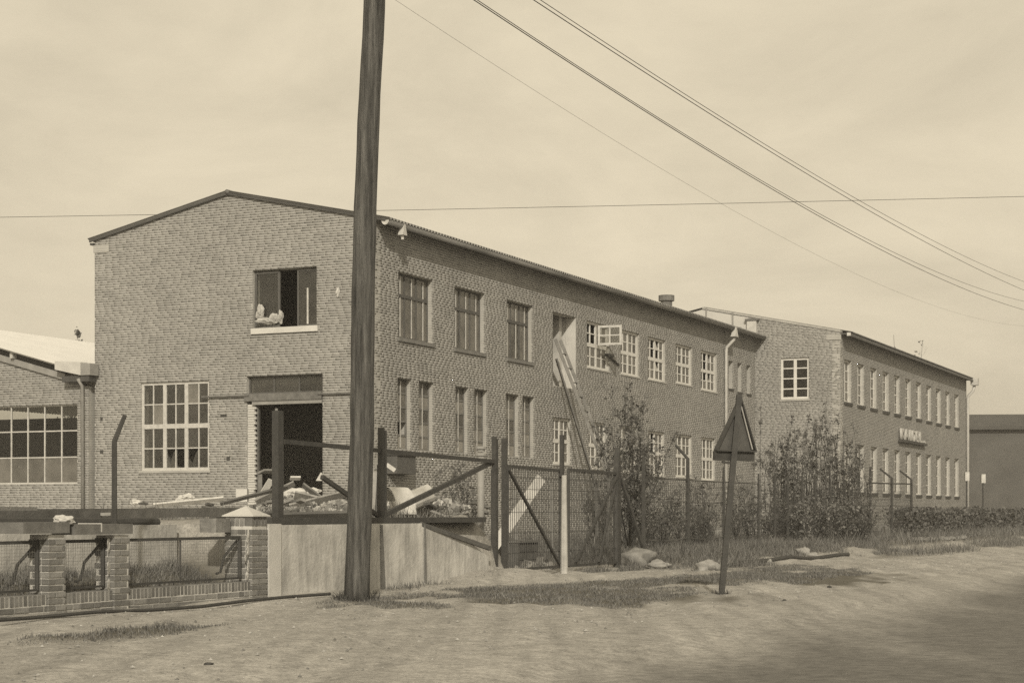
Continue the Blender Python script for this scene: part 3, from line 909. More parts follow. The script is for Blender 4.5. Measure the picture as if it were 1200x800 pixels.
zl1 = RS.z_at(1036, 526); zl0 = RS.z_at(1036, 577)
for i, px in enumerate(upx):
    a = RS.s_at(px); r_up.append((a, a + 1.25, snap(zb_), snap(zt_)))
lox = [975, 990, 1005, 1020.5, 1034.5, 1048, 1061, 1073.5, 1085.5, 1097, 1108, 1118.5]
for px in lox[1:]:
    a = RS.s_at(px); r_lo.append((a, a + 1.25, snap(zl0), snap(zl1)))
brick_wall(RS, 0, RL, snap(0.0), lambda s: REAVE, r_up + r_lo, wing, M['brick_far'], M['mortar'], REAVE)
window(RF, *f_win, wing, M['white'], M['glass'], xs=[0.5], zs=[0.25, 0.5, 0.75], depth=0.06, fw=0.09, bw_=0.05, heavy_x=(0,), sill=(M['reveal'], 0.09, 0.04))
for q in r_up + r_lo:
    window(RS, *q, wing, M['white'], M['glass_dusty'], xs=[0.5], zs=[0.25, 0.5, 0.75], depth=0.13, fw=0.075, bw_=0.05, sill=(M['dark_trim'], 0.12, 0.06))
innr = lambda s, w, z: RC + D * s - N * w + Z3 * z
def slabr(mb, s0, s1, w0, w1, z0, z1):
    return mb.obox(innr((s0 + s1) / 2, (w0 + w1) / 2, (z0 + z1) / 2), D * ((s1 - s0) / 2), N * ((w1 - w0) / 2), Z3 * ((z1 - z0) / 2))
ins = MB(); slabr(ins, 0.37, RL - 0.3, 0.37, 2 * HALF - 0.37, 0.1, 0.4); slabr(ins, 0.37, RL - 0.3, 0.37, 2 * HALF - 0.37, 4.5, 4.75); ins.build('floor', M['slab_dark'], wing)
ins = MB(); slabr(ins, 0.37, RL, 2 * HALF - 0.36, 2 * HALF - 0.02, 0.1, REAVE - 0.02); slabr(ins, RL - 0.28, RL - 0.02, 0.37, 2 * HALF - 0.37, 0.1, REAVE)
slabr(ins, 0.37, RL - 0.3, 4.2, 4.4, 0.41, REAVE); ins.build('partition', M['inner'], wing)
rg = innr(-0.02, HALF, REAVE + RIS * HALF + 0.12)
for sgn in (1, -1):
    dn = (N * sgn - Z3 * RIS).normalized()
    corrugated(rg + D * 0.3, D, RL - 0.2, dn, (HALF + 0.45) / math.cos(math.atan(RIS)), per=4).build('roof', M['roof'], wing)
# brick parapet coping along the front, stepping at the corner
cp = MB(); p = RF.P(rw - HALF, REAVE + RIS * HALF + 0.02, 0.03); q_ = RF.P(rw, REAVE + 0.02, 0.03)
cp.prism([p, p + Z3 * 0.09, q_ + Z3 * 0.09, q_], D * 0.4); cp.build('coping', M['reveal'], wing)
MB().wbox(RS, -0.02, RL, REAVE - 0.08, REAVE - 0.03, -0.02, 0.42).build('soffit', M['soffit'], wing)
MB().wbox(RS, -0.04, RL + 0.1, REAVE - 0.17, REAVE - 0.085, 0.36, 0.46).build('gutter', M['soffit'], wing)
MB().wbox(RS, -0.10, -0.045, REAVE - 0.16, REAVE - 0.02, 0.30, 0.46).build('gutter_end', M['sheet_white'], wing)
MB().wbox(RF, rw - 0.62, rw + 0.03, REAVE - 0.30, REAVE - 0.08, -0.01, 0.035).build('corbel', M['reveal'], wing)
pd = RL - 0.12
MB().tube([RS.P(pd, REAVE - 0.3, 0.5), RS.P(pd, REAVE - 0.7, 0.4), RS.P(pd, REAVE - 1.0, 0.12), RS.P(pd, REAVE - 1.2, 0.1), RS.P(pd, 0.3, 0.1)], 0.085, 8).build('downpipe', M['zinc_pale'], wing, True)
hp = MB(); a, b = RS.P(pd, REAVE + 0.0, 0.5), RS.P(pd, REAVE - 0.35, 0.5)
hp.obox((a + b) / 2, D * 0.24, N * 0.2, Z3 * 0.2); hp.build('rain_hopper', M['zinc_pale'], wing)
# pale rendered end of the parapet wall, and rails along the roof
MB().wbox(RF, -0.32, 0.10, EAVE - 0.1, wtop(0.1) - 0.10, 0.004, 0.20).build('parapet_end', M['sheet_white'], wing)
MB().wbox(RF, -0.40, 0.2, wtop(0.1) - 0.095, wtop(0.1) - 0.0, -0.05, 0.24).build('coping', M['slab_dark'], wing)
pg_ = MB()
pg_.prism([RF.P(-0.30, EAVE - 0.1, 0.01), RF.P(-0.30, wtop(-0.30) - 0.02, 0.01), RF.P(rw - HALF, wtop(rw - HALF) - 0.02, 0.01), RF.P(rw - 2 * HALF + 1.0, REAVE + RIS * 1.0 - 0.02, 0.01), RF.P(rw - 2 * HALF + 1.0, EAVE - 0.1, 0.01)], RF.n * 0.02)
pg_.build('whitewashed_gable', M['whitewash'], wing)
for px_ in (828, 859):
    a = RF.s_at(px_); MB().wbox(RF, a - 0.03, a + 0.03, EAVE, wtop(a) + 0.1, 0.032, 0.07).build('rail_stanchion', M['zinc'], wing)
a = RF.s_at(866.5); MB().wbox(RF, a - 0.10, a + 0.10, EAVE + 0.2, wtop(a) - 0.5, 0.032, 0.10).build('flue', M['zinc'], wing)
# raised letters
LM = RS.s_at(1052.5); LN = RS.s_at(1082.5)
word = 'KAIDEL.'
zb2 = RS.z_at(1067, 516.5); hh = 0.52
stp = (LN - LM) / len(word)
for i, ch in enumerate(word):
    cu = bpy.data.curves.new('letter', 'FONT'); cu.body = ch; cu.size = 1.0; cu.extrude = 0.05; cu.offset = 0.02
    tmp = bpy.data.objects.new('tmp_letter', cu); col.objects.link(tmp)
    dg = bpy.context.evaluated_depsgraph_get()
    me2 = bpy.data.meshes.new_from_object(tmp.evaluated_get(dg))
    bpy.data.objects.remove(tmp)
    lo_ = bpy.data.objects.new('letter', me2); col.objects.link(lo_); lo_.parent = wing
    w0 = max(v.co.x for v in me2.vertices) - min(v.co.x for v in me2.vertices); x0 = min(v.co.x for v in me2.vertices)
    sx = (stp * (0.78 if ch not in 'I.' else 0.25)) / max(w0, 0.05)
    sy = hh / 0.70
    ox = stp * (0.06 if ch not in 'I.' else 0.35)
    for vt_ in me2.vertices:
        vt_.co.x = (vt_.co.x - x0) * sx + ox; vt_.co.y *= sy
    me2.materials.append(M['white_worn'])
    lo_.location = RS.P(LM + i * stp, zb2, 0.12) - BASE[wing.name]
    lo_.rotation_euler = (math.pi / 2, 0, math.atan2(D.y, D.x))
MB().wbox(RS, LM - 0.05, LN + 0.05, zb2 - 0.14, zb2 - 0.05, 0.02, 0.18).build('letter_shadow', M['dark_trim'], wing)  # dark bar put in as the shadow beneath the letters

# ================================================================== low shed to the left
GL = GA.P(GW, 0)
AN = Plane(GL + GA.n * 0.10, -N, -D)
a_r = AN.s_at(104); shed = thing('workshop_shed', AN.P(3, YARD), 'low brick shed with a pale corrugated roof and large many-paned window beside the gable', 'shed')
va, vb_ = (AN.s_at(0), AN.z_at(0, 407)), (AN.s_at(72), AN.z_at(72, 428))
sl = (va[1] - vb_[1]) / (va[0] - vb_[0])
vz = lambda s: va[1] + (s - va[0]) * sl
ap = AN.s_at(-124)
wall_top = lambda s: vz(s) - 0.36 if s < ap else vz(2 * ap - s) - 0.36
a_lo, a_hi = 0.14, 2 * ap - 0.14
w_px = [90.5 - 19.4 * i for i in range(9)]
a_win = (AN.s_at(90.5), AN.s_at(90.5 - 19.4 * 8), snap(AN.z_at(45, 566)), snap(AN.z_at(45, 474.5)))
ev = min(wall_top(a_lo), wall_top(a_hi))
brick_wall(AN, a_lo, a_hi, 0.884, wall_top, [a_win], shed, M['brick'], M['mortar'], ev, ((a_hi, wall_top(a_hi)), (ap, wall_top(ap)), (a_lo, wall_top(a_lo))))
sp = {(i, 0): M['glass_painted'] for i in range(8)}
window(AN, *a_win, shed, M['white_worn'], M['glass_clear'], xs=[i / 8 for i in range(1, 8)], zs=[0.335, 0.67], depth=0.06, fw=0.035, bw_=0.036, special=sp)
for sgn in (1, -1):
    p0 = AN.P(ap, vz(ap) + 0.02, 0.35)
    dn = (N * sgn - Z3 * sl).normalized()
    corrugated(p0, D, 30, dn, (ap - 0.12) / math.cos(math.atan(sl)), amp=0.022).build('roof', M['roof_pale'], shed)
bb = MB()
for (s0, s1) in ((0.9, ap), (ap, a_hi)):
    t0 = wall_top(s0); t1 = wall_top(s1)
    bb.prism([AN.P(s0, t0 - 0.02, 0.03), AN.P(s0, t0 + 0.16, 0.03), AN.P(s1, t1 + 0.16, 0.03), AN.P(s1, t1 - 0.02, 0.03)], AN.n * 0.05)
bb.build('barge_board', M['zinc'], shed)
db = MB()
for (s0, s1) in ((0.9, ap), (ap, a_hi)):
    t0 = wall_top(s0); t1 = wall_top(s1)
    db.prism([AN.P(s0, t0 + 0.165, 0.012), AN.P(s0, t0 + 0.33, 0.012), AN.P(s1, t1 + 0.33, 0.012), AN.P(s1, t1 + 0.165, 0.012)], -AN.n * 0.05)
db.build('dark_gap_fill', M['dark_trim'], shed)  # dark sheet in place of the shaded gap under the roof
a = AN.s_at(18.5)
MB().wbox(AN, a - 0.05, a + 0.05, wall_top(a) + 0.17, wall_top(a) + 0.33, 0.02, 0.2).build('purlin_end', M['sheet_white'], shed)
# corner panel and box gutter in the valley
s0, s1 = AN.s_at(104), AN.s_at(74)
zt0, zb0 = AN.z_at(90, 425), AN.z_at(104, 440.5); zb1 = AN.z_at(74, 434)
MB().prism([AN.P(s0, zb0, 0.05), AN.P(s1, zb1, 0.05), AN.P(s1, zt0 + 0.04, 0.05), AN.P(s0, zt0 - 0.02, 0.05)], AN.n * 0.32).build('corner_panel', M['zinc_pale'], shed)
MB().wbox(AN, AN.s_at(115) + 0.02, s0 - 0.01, zb0, zt0 - 0.06, -0.05, 0.34).build('valley_gutter', M['zinc'], shed)
MB().wbox(AN, AN.s_at(112), s1 - 0.2, zb0 - 0.17, zb0 - 0.004, 0.0, 0.3).build('gutter_bracket', M['dark_trim'], shed)
ps = AN.s_at(100.5)
MB().tube([AN.P(ps, zb0 - 0.1, 0.34), AN.P(ps, zb0 - 0.3, 0.16), AN.P(ps, YARD, 0.13)], 0.05, 8).build('downpipe', M['zinc'], shed, True)
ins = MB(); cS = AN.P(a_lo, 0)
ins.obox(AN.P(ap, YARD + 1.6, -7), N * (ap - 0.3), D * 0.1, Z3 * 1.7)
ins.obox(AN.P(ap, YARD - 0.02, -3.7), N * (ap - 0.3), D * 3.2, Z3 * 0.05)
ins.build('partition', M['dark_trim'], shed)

# ================================================================== far house at the right
far = thing('far_house', at(1180, 610, 132), 'dark brick house with a dull flat-looking roof beyond the wing', 'house')
FH = Plane(at(1110, 600, 132), Vector((1, -0.10, 0)), Vector((-0.10, -1, 0)))
z1 = FH.z_at(1135, 500); z2 = FH.z_at(1135, 487.5)
MB().wbox(FH, 0, 24, 0.0, z1, -10, 0).build('wall', M['far_wall'], far)
rb = MB(); rb.prism([FH.P(-0.4, z1 + 0.003, 0.5), FH.P(-0.4, z2, -0.6), FH.P(-0.4, z2 + 0.4, -5), FH.P(-0.4, z2, -9.5), FH.P(-0.4, z1 + 0.003, -10.5)], FH.e * 25); rb.build('roof', M['far_roof'], far)
MB().wbox(FH, -0.2, 24.2, z1 - 0.22, z1 - 0.003, 0.0, 0.5).build('gutter', M['far_roof'], far)

# ================================================================== low brick wall, piers and mesh panels
FL = Plane(A, D, N)
def brick_obj(cache, L, h, w):
    key = (L, h, w)
    if key not in cache:
        import bmesh
        bm = bmesh.new(); bmesh.ops.create_cube(bm, size=1)
        for v in bm.verts: v.co = Vector((v.co.x * L, v.co.y * w, v.co.z * h))
        bmesh.ops.bevel(bm, geom=list(bm.edges), offset=0.004, segments=1, affect='EDGES')
        m_ = bpy.data.meshes.new('brick'); bm.to_mesh(m_); bm.free(); m_.materials.append(M['brick_near']); cache[key] = m_
    return cache[key]
BC = {}
yaw = math.atan2(D.y, D.x)
def put_brick(parent, name, s, z, out, L, h, w, rot=0.0):
    o = bpy.data.objects.new(name, brick_obj(BC, round(L, 3), h, w)); col.objects.link(o); o.parent = parent
    o.location = FL.P(s, z, out + random.uniform(-0.004, 0.004)) - BASE[parent.name]
    o.rotation_euler = (random.uniform(-0.01, 0.01), random.uniform(-0.008, 0.008), yaw + rot + random.uniform(-0.01, 0.01))
PC = 0.071
WT = 0.27
lowwall = thing('low_brick_wall', W(1.3, -0.12, 0), 'low brick wall with a brick-on-edge top between the fence piers', 'wall')
MB().wbox(FL, -2.6, 4.72, -0.2, WT - 0.006, -0.232, -0.012).build('mortar_bed', M['mortar_near'], lowwall)
for k in range(3):
    s = -2.6 + (0.06, 0.18, 0.12)[k]
    zc = WT - 0.118 - PC * (k + 0.5)
    while s < 4.7:
        L = 0.228 if random.random() < 0.8 else 0.108
        if s + L > 4.72: break
        put_brick(lowwall, 'brick', s + L / 2, zc, -0.057, L, 0.058, 0.108); s += L + 0.012
s = -2.58
while s < 4.66:
    put_brick(lowwall, 'coping_brick', s + 0.03, WT - 0.056, -0.119, 0.058, 0.112, 0.226); s += 0.072

def pier(s0, s1, depth, ztop, label, crown):
    t = thing('brick_pier', FL.P((s0 + s1) / 2, 0, -depth / 2 + 0.02), label, 'pier', 'piers of the roadside fence')
    MB().wbox(FL, s0 + 0.012, s1 - 0.012, -0.2, ztop - 0.01, -depth + 0.032, 0.008).build('mortar_core', M['mortar_near'], t)
    z = 0.02; k = 0
    w = s1 - s0
    while z + 0.058 < ztop - (0.115 if crown else 0):
        zc = z + 0.029
        # road face
        if k % 2 == 0:
            cuts = [(s0, s0 + min(0.228, w)), (s0 + min(0.228, w) + 0.012, s1)]
        else:
            cuts = [(s0, s0 + 0.108), (s0 + 0.12, s1)]
        cuts = [(a, b) for a, b in cuts if b - a > 0.04]
        for a, b in cuts:
            put_brick(t, 'brick', (a + b) / 2, zc, 0.02 - 0.05, round(b - a, 2), 0.058, 0.1)
        # end face towards the left
        y = 0.02 - 0.1 - 0.012 if k % 2 == 0 else 0.02 - 0.112
        dd = []
        end = -depth + 0.02
        L1 = 0.228 if k % 2 else 0.108
        while y - end > 0.05:
            L = min(L1, y - end); dd.append((y, y - L)); y -= L + 0.012; L1 = 0.228
        for p, q in dd:
            put_brick(t, 'brick', s0 + 0.05, zc, (p + q) / 2, round(p - q, 2), 0.058, 0.1, math.pi / 2)
        z += PC; k += 1
    if crown:
        zc = ztop - 0.056
        s = s0
        while s < s1 - 0.05:
            put_brick(t, 'brick', s + 0.03, zc, 0.02 - 0.06, 0.058, 0.112, 0.12); s += 0.072
        y = 0.02 - 0.13
        while y > -depth + 0.06:
            put_brick(t, 'brick', s0 + 0.055, zc, y - 0.03, 0.058, 0.112, 0.11, math.pi / 2); y -= 0.072
    return t
p1 = pier(0.74, 1.02, 0.28, 0.92, 'short brick pier carrying a long dark concrete slab cap', False)
MB().wbox(FL, 0.30, 1.05, 0.925, 1.045, -0.30, 0.05).build('cap_slab', M['slab_dark'], p1)
MB().rock(FL.P(1.08, 1.07, -0.05), (0.11, 0.09, 0.05), 3).build('broken_mortar', M['concrete_pale'], p1)
p2 = pier(1.87, 2.15, 0.28, 0.90, 'chipped brick pier with mortar smears beside the widest mesh panel', False)
MB().wbox(FL, 1.15, 2.18, 0.905, 1.02, -0.28, 0.04).build('cap_slab', M['slab_dark'], p2)
MB().wbox(FL, 1.60, 1.62, 0.93, 1.03, -0.28, 0.042).build('joint', M['concrete_pale'], p2)
for zz in (0.33, 0.52, 0.78):
    MB().rock(FL.P(1.868, zz, -0.05), (0.012, 0.09, 0.07), int(zz * 100)).build('mortar_smear', M['concrete_pale'], p2)
p3 = pier(4.68, 5.04, 0.42, 1.09, 'tall brick corner pier with a pale pyramid cap at the end of the low wall', True)
cpm = MB(); b4 = [FL.P(4.66, 1.095, 0.05), FL.P(5.06, 1.095, 0.05), FL.P(5.06, 1.095, -0.43), FL.P(4.66, 1.095, -0.43)]
i = len(cpm.v); cpm.v += [tuple(q) for q in b4] + [tuple(q + Z3 * 0.015) for q in b4] + [tuple(FL.P(4.86, 1.235, -0.19))]
cpm.f += [(0, 1, 5, 4), (1, 2, 6, 5), (2, 3, 7, 6), (3, 0, 4, 7), (4, 5, 8), (5, 6, 8), (6, 7, 8), (7, 4, 8), (3, 2, 1, 0)]
cpm.build('cap', M['concrete_pale'], p3)
for k in range(6):
    MB().rock(FL.P(4.672, 0.36 + 0.10 * k, -0.05 + random.uniform(-0.02, 0.02)), (0.016, 0.075, 0.075), 60 + k).build('mortar_smear', M['mortar_near'], p3)
sb = MB().wbox(FL, 4.30, 4.62, 0.895, 1.075, -0.52, -0.27); tag(sb.build('stone_block', M['stone']), 'rough grey stone block resting against the pyramid-capped pier', 'block')

def mesh_panel(s0, s1, label, mid_bar=None, strut=True):
    t = thing('mesh_fence', FL.P((s0 + s1) / 2, WT, -0.12), label, 'fence panel', 'mesh panels of the roadside fence')
    zb, zt, o = WT + 0.045, 0.83, -0.12
    f = MB()
    f.bar(FL.P(s0, zt, o), FL.P(s1, zt, o), 0.035); f.bar(FL.P(s0, zb, o), FL.P(s1, zb, o), 0.025)
    f.bar(FL.P(s1, zb, o), FL.P(s1, zt + 0.012, o), 0.04); f.bar(FL.P(s0, zb, o), FL.P(s0, zt + 0.012, o), 0.035)
    f.build('frame', M['iron'], t)
    if mid_bar: MB().bar(FL.P(mid_bar, zb, o), FL.P(mid_bar, zt, o), 0.018).build('middle_bar', M['iron'], t)
    if strut:
        MB().tube([FL.P(s1 - 0.01, zt - 0.04, o - 0.03), FL.P(s1 - 0.2, zt - 0.24, o - 0.10), FL.P(s1 - 0.22, zb + 0.08, o - 0.14), FL.P(s1 - 0.3, zb + 0.06, o - 0.15)], 0.017, 6).build('bent_strut', M['iron'], t)
    w = MB()
    n = int((s1 - s0) / 0.04)
    for k in range(1, n):
        a = s0 + (s1 - s0) * k / n; w.bar(FL.P(a, zb, o), FL.P(a, zt, o), 0.0022)
    for k in range(1, 14):
        z = zb + (zt - zb) * k / 14; w.bar(FL.P(s0, z, o), FL.P(s1, z, o), 0.0022)
    w.build('wire_mesh', M['mesh_wire'], t)
mesh_panel(-2.4, 0.72, 'long mesh panel ending at the pier with the long dark slab')
mesh_panel(1.04, 1.84, 'narrow mesh panel between the two short brick piers')
mesh_panel(2.17, 4.60, 'wide mesh panel between chipped pier and pyramid-capped corner pier', 3.32)

# ================================================================== retaining walls of the yard
rwall = thing('retaining_wall', W(8.5, -0.2, 0), 'streaked concrete retaining wall holding up the yard behind the pole', 'wall')
mb = MB()
prof = [(5.36, -0.2), (11.75, -0.2), (11.75, 0.42), (10.9, 0.72), (9.5, 0.985), (5.36, 0.985)]
mb.prism([FL.P(a, z, -0.02) for a, z in prof], -N * 0.33)
mb.build('wall', M['concrete'], rwall)
MB().wbox(FL, 5.062, 5.355, -0.1, 1.0, -0.34, 0.03).build('end_post', M['concrete_pale'], rwall)
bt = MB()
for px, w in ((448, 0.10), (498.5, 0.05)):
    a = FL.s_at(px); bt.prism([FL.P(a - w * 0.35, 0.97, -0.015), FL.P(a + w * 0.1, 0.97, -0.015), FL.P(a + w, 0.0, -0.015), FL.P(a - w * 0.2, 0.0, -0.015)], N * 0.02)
bt.build('dark_wedge', M['slab_dark'], rwall)  # two flat dark strips widening downward on the wall face
kb = MB().bar(FL.P(5.3, 1.035, -0.18), FL.P(11.7, 1.03, -0.14), 0.2, 0.085); tag(kb.build('edge_beam', M['iron']), 'long dark timber beam lying along the top of the streaked retaining wall', 'beam')
kb = MB().bar(FL.P(9.4, 0.97, -0.05), FL.P(11.7, 0.56, 0.03), 0.06, 0.07); tag(kb.build('sloping_timber', M['plank_dark']), 'dark timber sliding down the sloping end of the retaining wall', 'beam')
rw2 = MB().prism([FL.P(a, z, -1.30) for a, z in ((-14, 0), (4.9, 0), (4.9, 0.99), (-14, 0.96))], -N * 0.3)
tag(rw2.build('yard_wall', M['concrete']), 'pale concrete yard wall seen through the mesh panels', 'wall')
# dark timbers lying along its top
tb = MB().bar(FL.P(-9, 1.07, -1.50), FL.P(3.6, 1.10, -1.62), 0.18, 0.15); tag(tb.build('yard_timber', M['plank_dark']), 'longest dark timber lying on the yard wall in front of the shed', 'beam')
tb = MB().bar(FL.P(2.0, 1.12, -1.95), FL.P(8.2, 1.16, -2.3), 0.16, 0.13); tag(tb.build('yard_timber', M['plank_dark']), 'second dark timber lying behind the pyramid-capped pier', 'beam')
tb = MB().bar(FL.P(-1.2, 1.22, -1.7), FL.P(2.6, 1.16, -1.75), 0.12, 0.10); tag(tb.build('yard_timber', M['plank_grey']), 'short grey timber lying on top of the longest dark timber', 'beam')
tb = MB().tube([FL.P(0.4, 1.04, -1.36), FL.P(4.6, 1.02, -1.40)], 0.06, 8); tag(tb.build('yard_pipe', M['iron']), 'dark iron pipe resting on the yard wall edge', 'pipe')
tb = MB().rock(FL.P(-0.9, 1.06, -1.5), (0.9, 0.5, 0.22), 8); tag(tb.build('earth_heap', M['slab_dark']), 'dark heap of earth on the yard wall beside the shed window', 'heap')

# ================================================================== iron fence above the wall, gate
def s_of(px, out):
    return Plane(A + N * out, D, N).s_at(px)
def top_post(px, w, ztop, label, twin=False, base=1.0, out=-0.2):
    a = s_of(px, out)
    t = thing('fence_post', FL.P(a, base, out), label, 'fence post', 'iron posts of the yard fence')
    if twin:
        MB().wbox(FL, a - w * 0.9, a - w * 0.15, base, ztop, out - 0.04, out + 0.04).build('upright', M['iron'], t)
        MB().wbox(FL, a + w * 0.15, a + w * 0.9, base, ztop - 0.04, out - 0.04, out + 0.04).build('upright', M['iron'], t)
        MB().wbox(FL, a - w * 0.95, a + w * 0.95, base, ztop - 0.55, out - 0.05, out - 0.041).build('web_plate', M['iron'], t)
    else:
        MB().wbox(FL, a - w / 2, a + w / 2, base, ztop, out - 0.05, out + 0.05).build('upright', M['iron'], t)
        MB().wbox(FL, a - w / 2 - 0.03, a + w / 2 + 0.03, base, base + 0.02, out - 0.08, out + 0.08).build('foot_plate', M['iron'], t)
    return t
top_post(325.5, 0.13, 2.50, 'stout plain iron post at the corner pier end of the retaining wall')
top_post(448, 0.075, 2.40, 'twin-flanged iron post on the retaining wall right beside the pole', True)
top_post(580, 0.055, 2.42, 'wide double iron post where yard rail meets the mesh gate', True, base=0.2)
top_post(591, 0.03, 2.40, 'slim single iron post carrying the hinge of the first gate leaf', base=0.15, out=-0.15)
s325, s448, s581 = s_of(325.5, -0.2), s_of(448, -0.2), s_of(581, -0.2)
rl = MB().bar(FL.P(s325, 2.10, -0.2), FL.P(s581, 2.0, -0.2), 0.05, 0.06)
tag(rl.build('top_rail', M['iron']), 'iron top rail running from the corner post to the gate post', 'rail')
st1 = MB().bar(FL.P(s448, 1.08, -0.24), FL.P(s581 - 0.1, 1.98, -0.24), 0.06, 0.07)
tag(st1.build('diagonal_brace', M['iron']), 'diagonal iron brace rising to the double gate post', 'brace')
fr_ = 0.58
st2 = MB().bar(FL.P(s448, 1.08, -0.24), FL.P(s448 + (s325 - s448) * fr_, 1.08 + (2.05 - 1.08) * fr_, -0.24), 0.05, 0.06)
tag(st2.build('broken_brace', M['iron']), 'broken-off diagonal brace slanting up behind the pole', 'brace')

# gate leaves
def leaf(px0, px1, label, flip):
    o = -0.15
    s0, s1 = s_of(px0, o), s_of(px1, o)
    t = thing('gate_leaf', FL.P((s0 + s1) / 2, 0.15, o), label, 'gate', 'leaves of the mesh gate')
    zb, zt = 0.17, 1.93
    f = MB()
    f.bar(FL.P(s0, zt, o), FL.P(s1, zt - 0.02, o), 0.05); f.bar(FL.P(s0, zb, o), FL.P(s1, zb, o), 0.045)
    f.bar(FL.P(s0, zb, o), FL.P(s0, zt, o), 0.05); f.bar(FL.P(s1, zb, o), FL.P(s1, zt, o), 0.05)
    f.build('frame', M['iron'], t)
    a, b = (s0, s1) if not flip else (s1, s0)
    MB().bar(FL.P(a, zt - 0.05, o + 0.03), FL.P(b + (s0 - s1) * (0.05 if not flip else -0.12), zb + 0.05, o + 0.03), 0.045).build('brace', M['iron'], t)
    w = MB(); n = int((s1 - s0) / 0.075)
    for k in range(1, n):
        c = s0 + (s1 - s0) * k / n; w.bar(FL.P(c, zb, o), FL.P(c, zt, o), 0.012)
    for z in (0.45, 0.80, 1.15, 1.38, 1.55, 1.75):
        w.bar(FL.P(s0, z, o), FL.P(s1, z, o), 0.009)
    w.build('wire_mesh', M['iron'], t)
leaf(594, 656.5, 'mesh gate leaf between the double iron post and the pale post', False)
leaf(666, 722, 'mesh gate leaf between the pale post and the braced post', True)
a = s_of(661, -0.05)
wp = thing('gate_stop_post', FL.P(a, 0.05, -0.05), 'pale concrete post between the two mesh gate leaves', 'post')
MB().tube([FL.P(a, 0.0, -0.05), FL.P(a, 1.2, -0.05), FL.P(a, 1.82, -0.05)], [0.07, 0.055, 0.045], 8).build('shaft', M['concrete_cap'], wp)
MB().wbox(FL, a - 0.02, a + 0.06, 1.8, 2.55, -0.13, -0.07).build('iron_spike', M['iron'], wp)
a = s_of(725, -0.12)
bp = thing('gate_hinge_post', FL.P(a, 0.1, -0.1), 'dark braced iron post at the far end of the mesh gate', 'post')
MB().prism([FL.P(a - 0.07, 0.05, -0.1), FL.P(a + 0.09, 0.05, -0.1), FL.P(a + 0.07, 2.05, -0.1), FL.P(a, 2.42, -0.1), FL.P(a - 0.07, 2.05, -0.1)], -N * 0.1).build('upright', M['iron'], bp)
MB().bar(FL.P(a + 0.05, 1.9, -0.12), FL.P(a + 0.85, 0.35, 0.1), 0.055).build('brace', M['iron'], bp)

MB().bar(FL.P(s_of(719, -0.15), 1.7, -0.10), FL.P(s_of(699, -0.15), 0.2, -0.10), 0.04).build('brace', M['iron'], bp)
for px_, Y_, top_, lab_ in ((606, 36.0, 575, 'thin grey stake leaning behind the first gate leaf'), (648, 37.0, 566, 'pale thin stake just behind the gate stop post'), (700, 36.5, 572, 'dark leaning stake behind the second gate leaf'), (712, 37.5, 560, 'slim upright stake behind the braced gate post')):
    b_ = at(px_, 600, Y_); b_.z = gz(b_) - 0.05; t_ = at(px_ + random.uniform(-5, 5), top_, Y_)
    tag(MB().bar(b_, t_, 0.06, 0.05, up=Vector((0, 1, 0))).build('stake', M['plank_dark'] if 'dark' in lab_ or 'slim' in lab_ else M['plank_grey']), lab_, 'stake')
# bent-top concrete fence posts further along, with wires
def bent_post(px, base_z, ztop, bend, label, out=-0.2, w=0.1, u_fix=None):
    a = s_of(px, out) if u_fix is None else u_fix
    t = thing('wire_fence_post', FL.P(a, base_z, out), label, 'fence post', 'posts of the wire fence')
    m_ = MB()
    m_.tube([FL.P(a, base_z - 0.1, out), FL.P(a, ztop - 0.30, out), FL.P(a + bend[0], ztop, out + bend[1])], [w * 0.5, w * 0.42, w * 0.32], 6)
    m_.build('shaft', M['iron'], t)
    return a
bent = []
lb = 'dark bent-topped fence post standing in the weeds behind the triangular sign'
for i, (px, zt, lab) in enumerate(((754, 2.3, 'straight dark fence post standing just beyond the large grey boulder'), (806, 2.62, 'bent-topped dark fence post left of the triangular sign'),
        (848, 2.2, ''), (889, 2.1, ''), (908, 2.1, ''), (923, 2.05, ''), (940, 2.1, ''), (955, 2.1, ''), (973, 2.1, ''), (990, 2.0, ''))):
    bent.append(bent_post(px, ground_z(FL.s_at(px), -0.2), zt, (0.0, -0.28) if i == 1 else (0.0, 0.0), lab or 'thin straight fence post among the weeds in front of the poplar row', w=0.1 if lab else 0.075))
for i, px in enumerate((1020, 1045, 1068)):
    bent.append(bent_post(px, ground_z(FL.s_at(px), -0.2), 2.55, (0.0, -0.38) if i else (0, 0), 'dark post of the small pipe gate standing before the lettered wing'))
for z in (1.85,):
    w = MB().bar(FL.P(bent[0], z, -0.2), FL.P(bent[3], z, -0.2), 0.028); tag(w.build('fence_rail', M['iron']), 'thin iron rail linking the bent posts beside the gate', 'rail')
w = MB().bar(FL.P(bent[-3], 2.05, -0.2), FL.P(bent[-1], 2.10, -0.2), 0.045); tag(w.build('gate_rail', M['iron']), 'thin pipe rail across the small gate before the lettered wing', 'rail')
for k, z in enumerate((0.6, 1.0, 1.4)):
    pts = []
    for j in range(len(bent) - 1):
        for q in range(6):
            f = q / 6; pts.append(FL.P(bent[j] + (bent[j + 1] - bent[j]) * f, z - 0.05 * math.sin(math.pi * f), -0.2))
    w = MB().tube(pts, 0.007, 4); tag(w.build('fence_wire', M['mesh_wire']), ('lowest', 'middle', 'highest')[k] + ' strand of wire along the bent fence posts', 'wire')
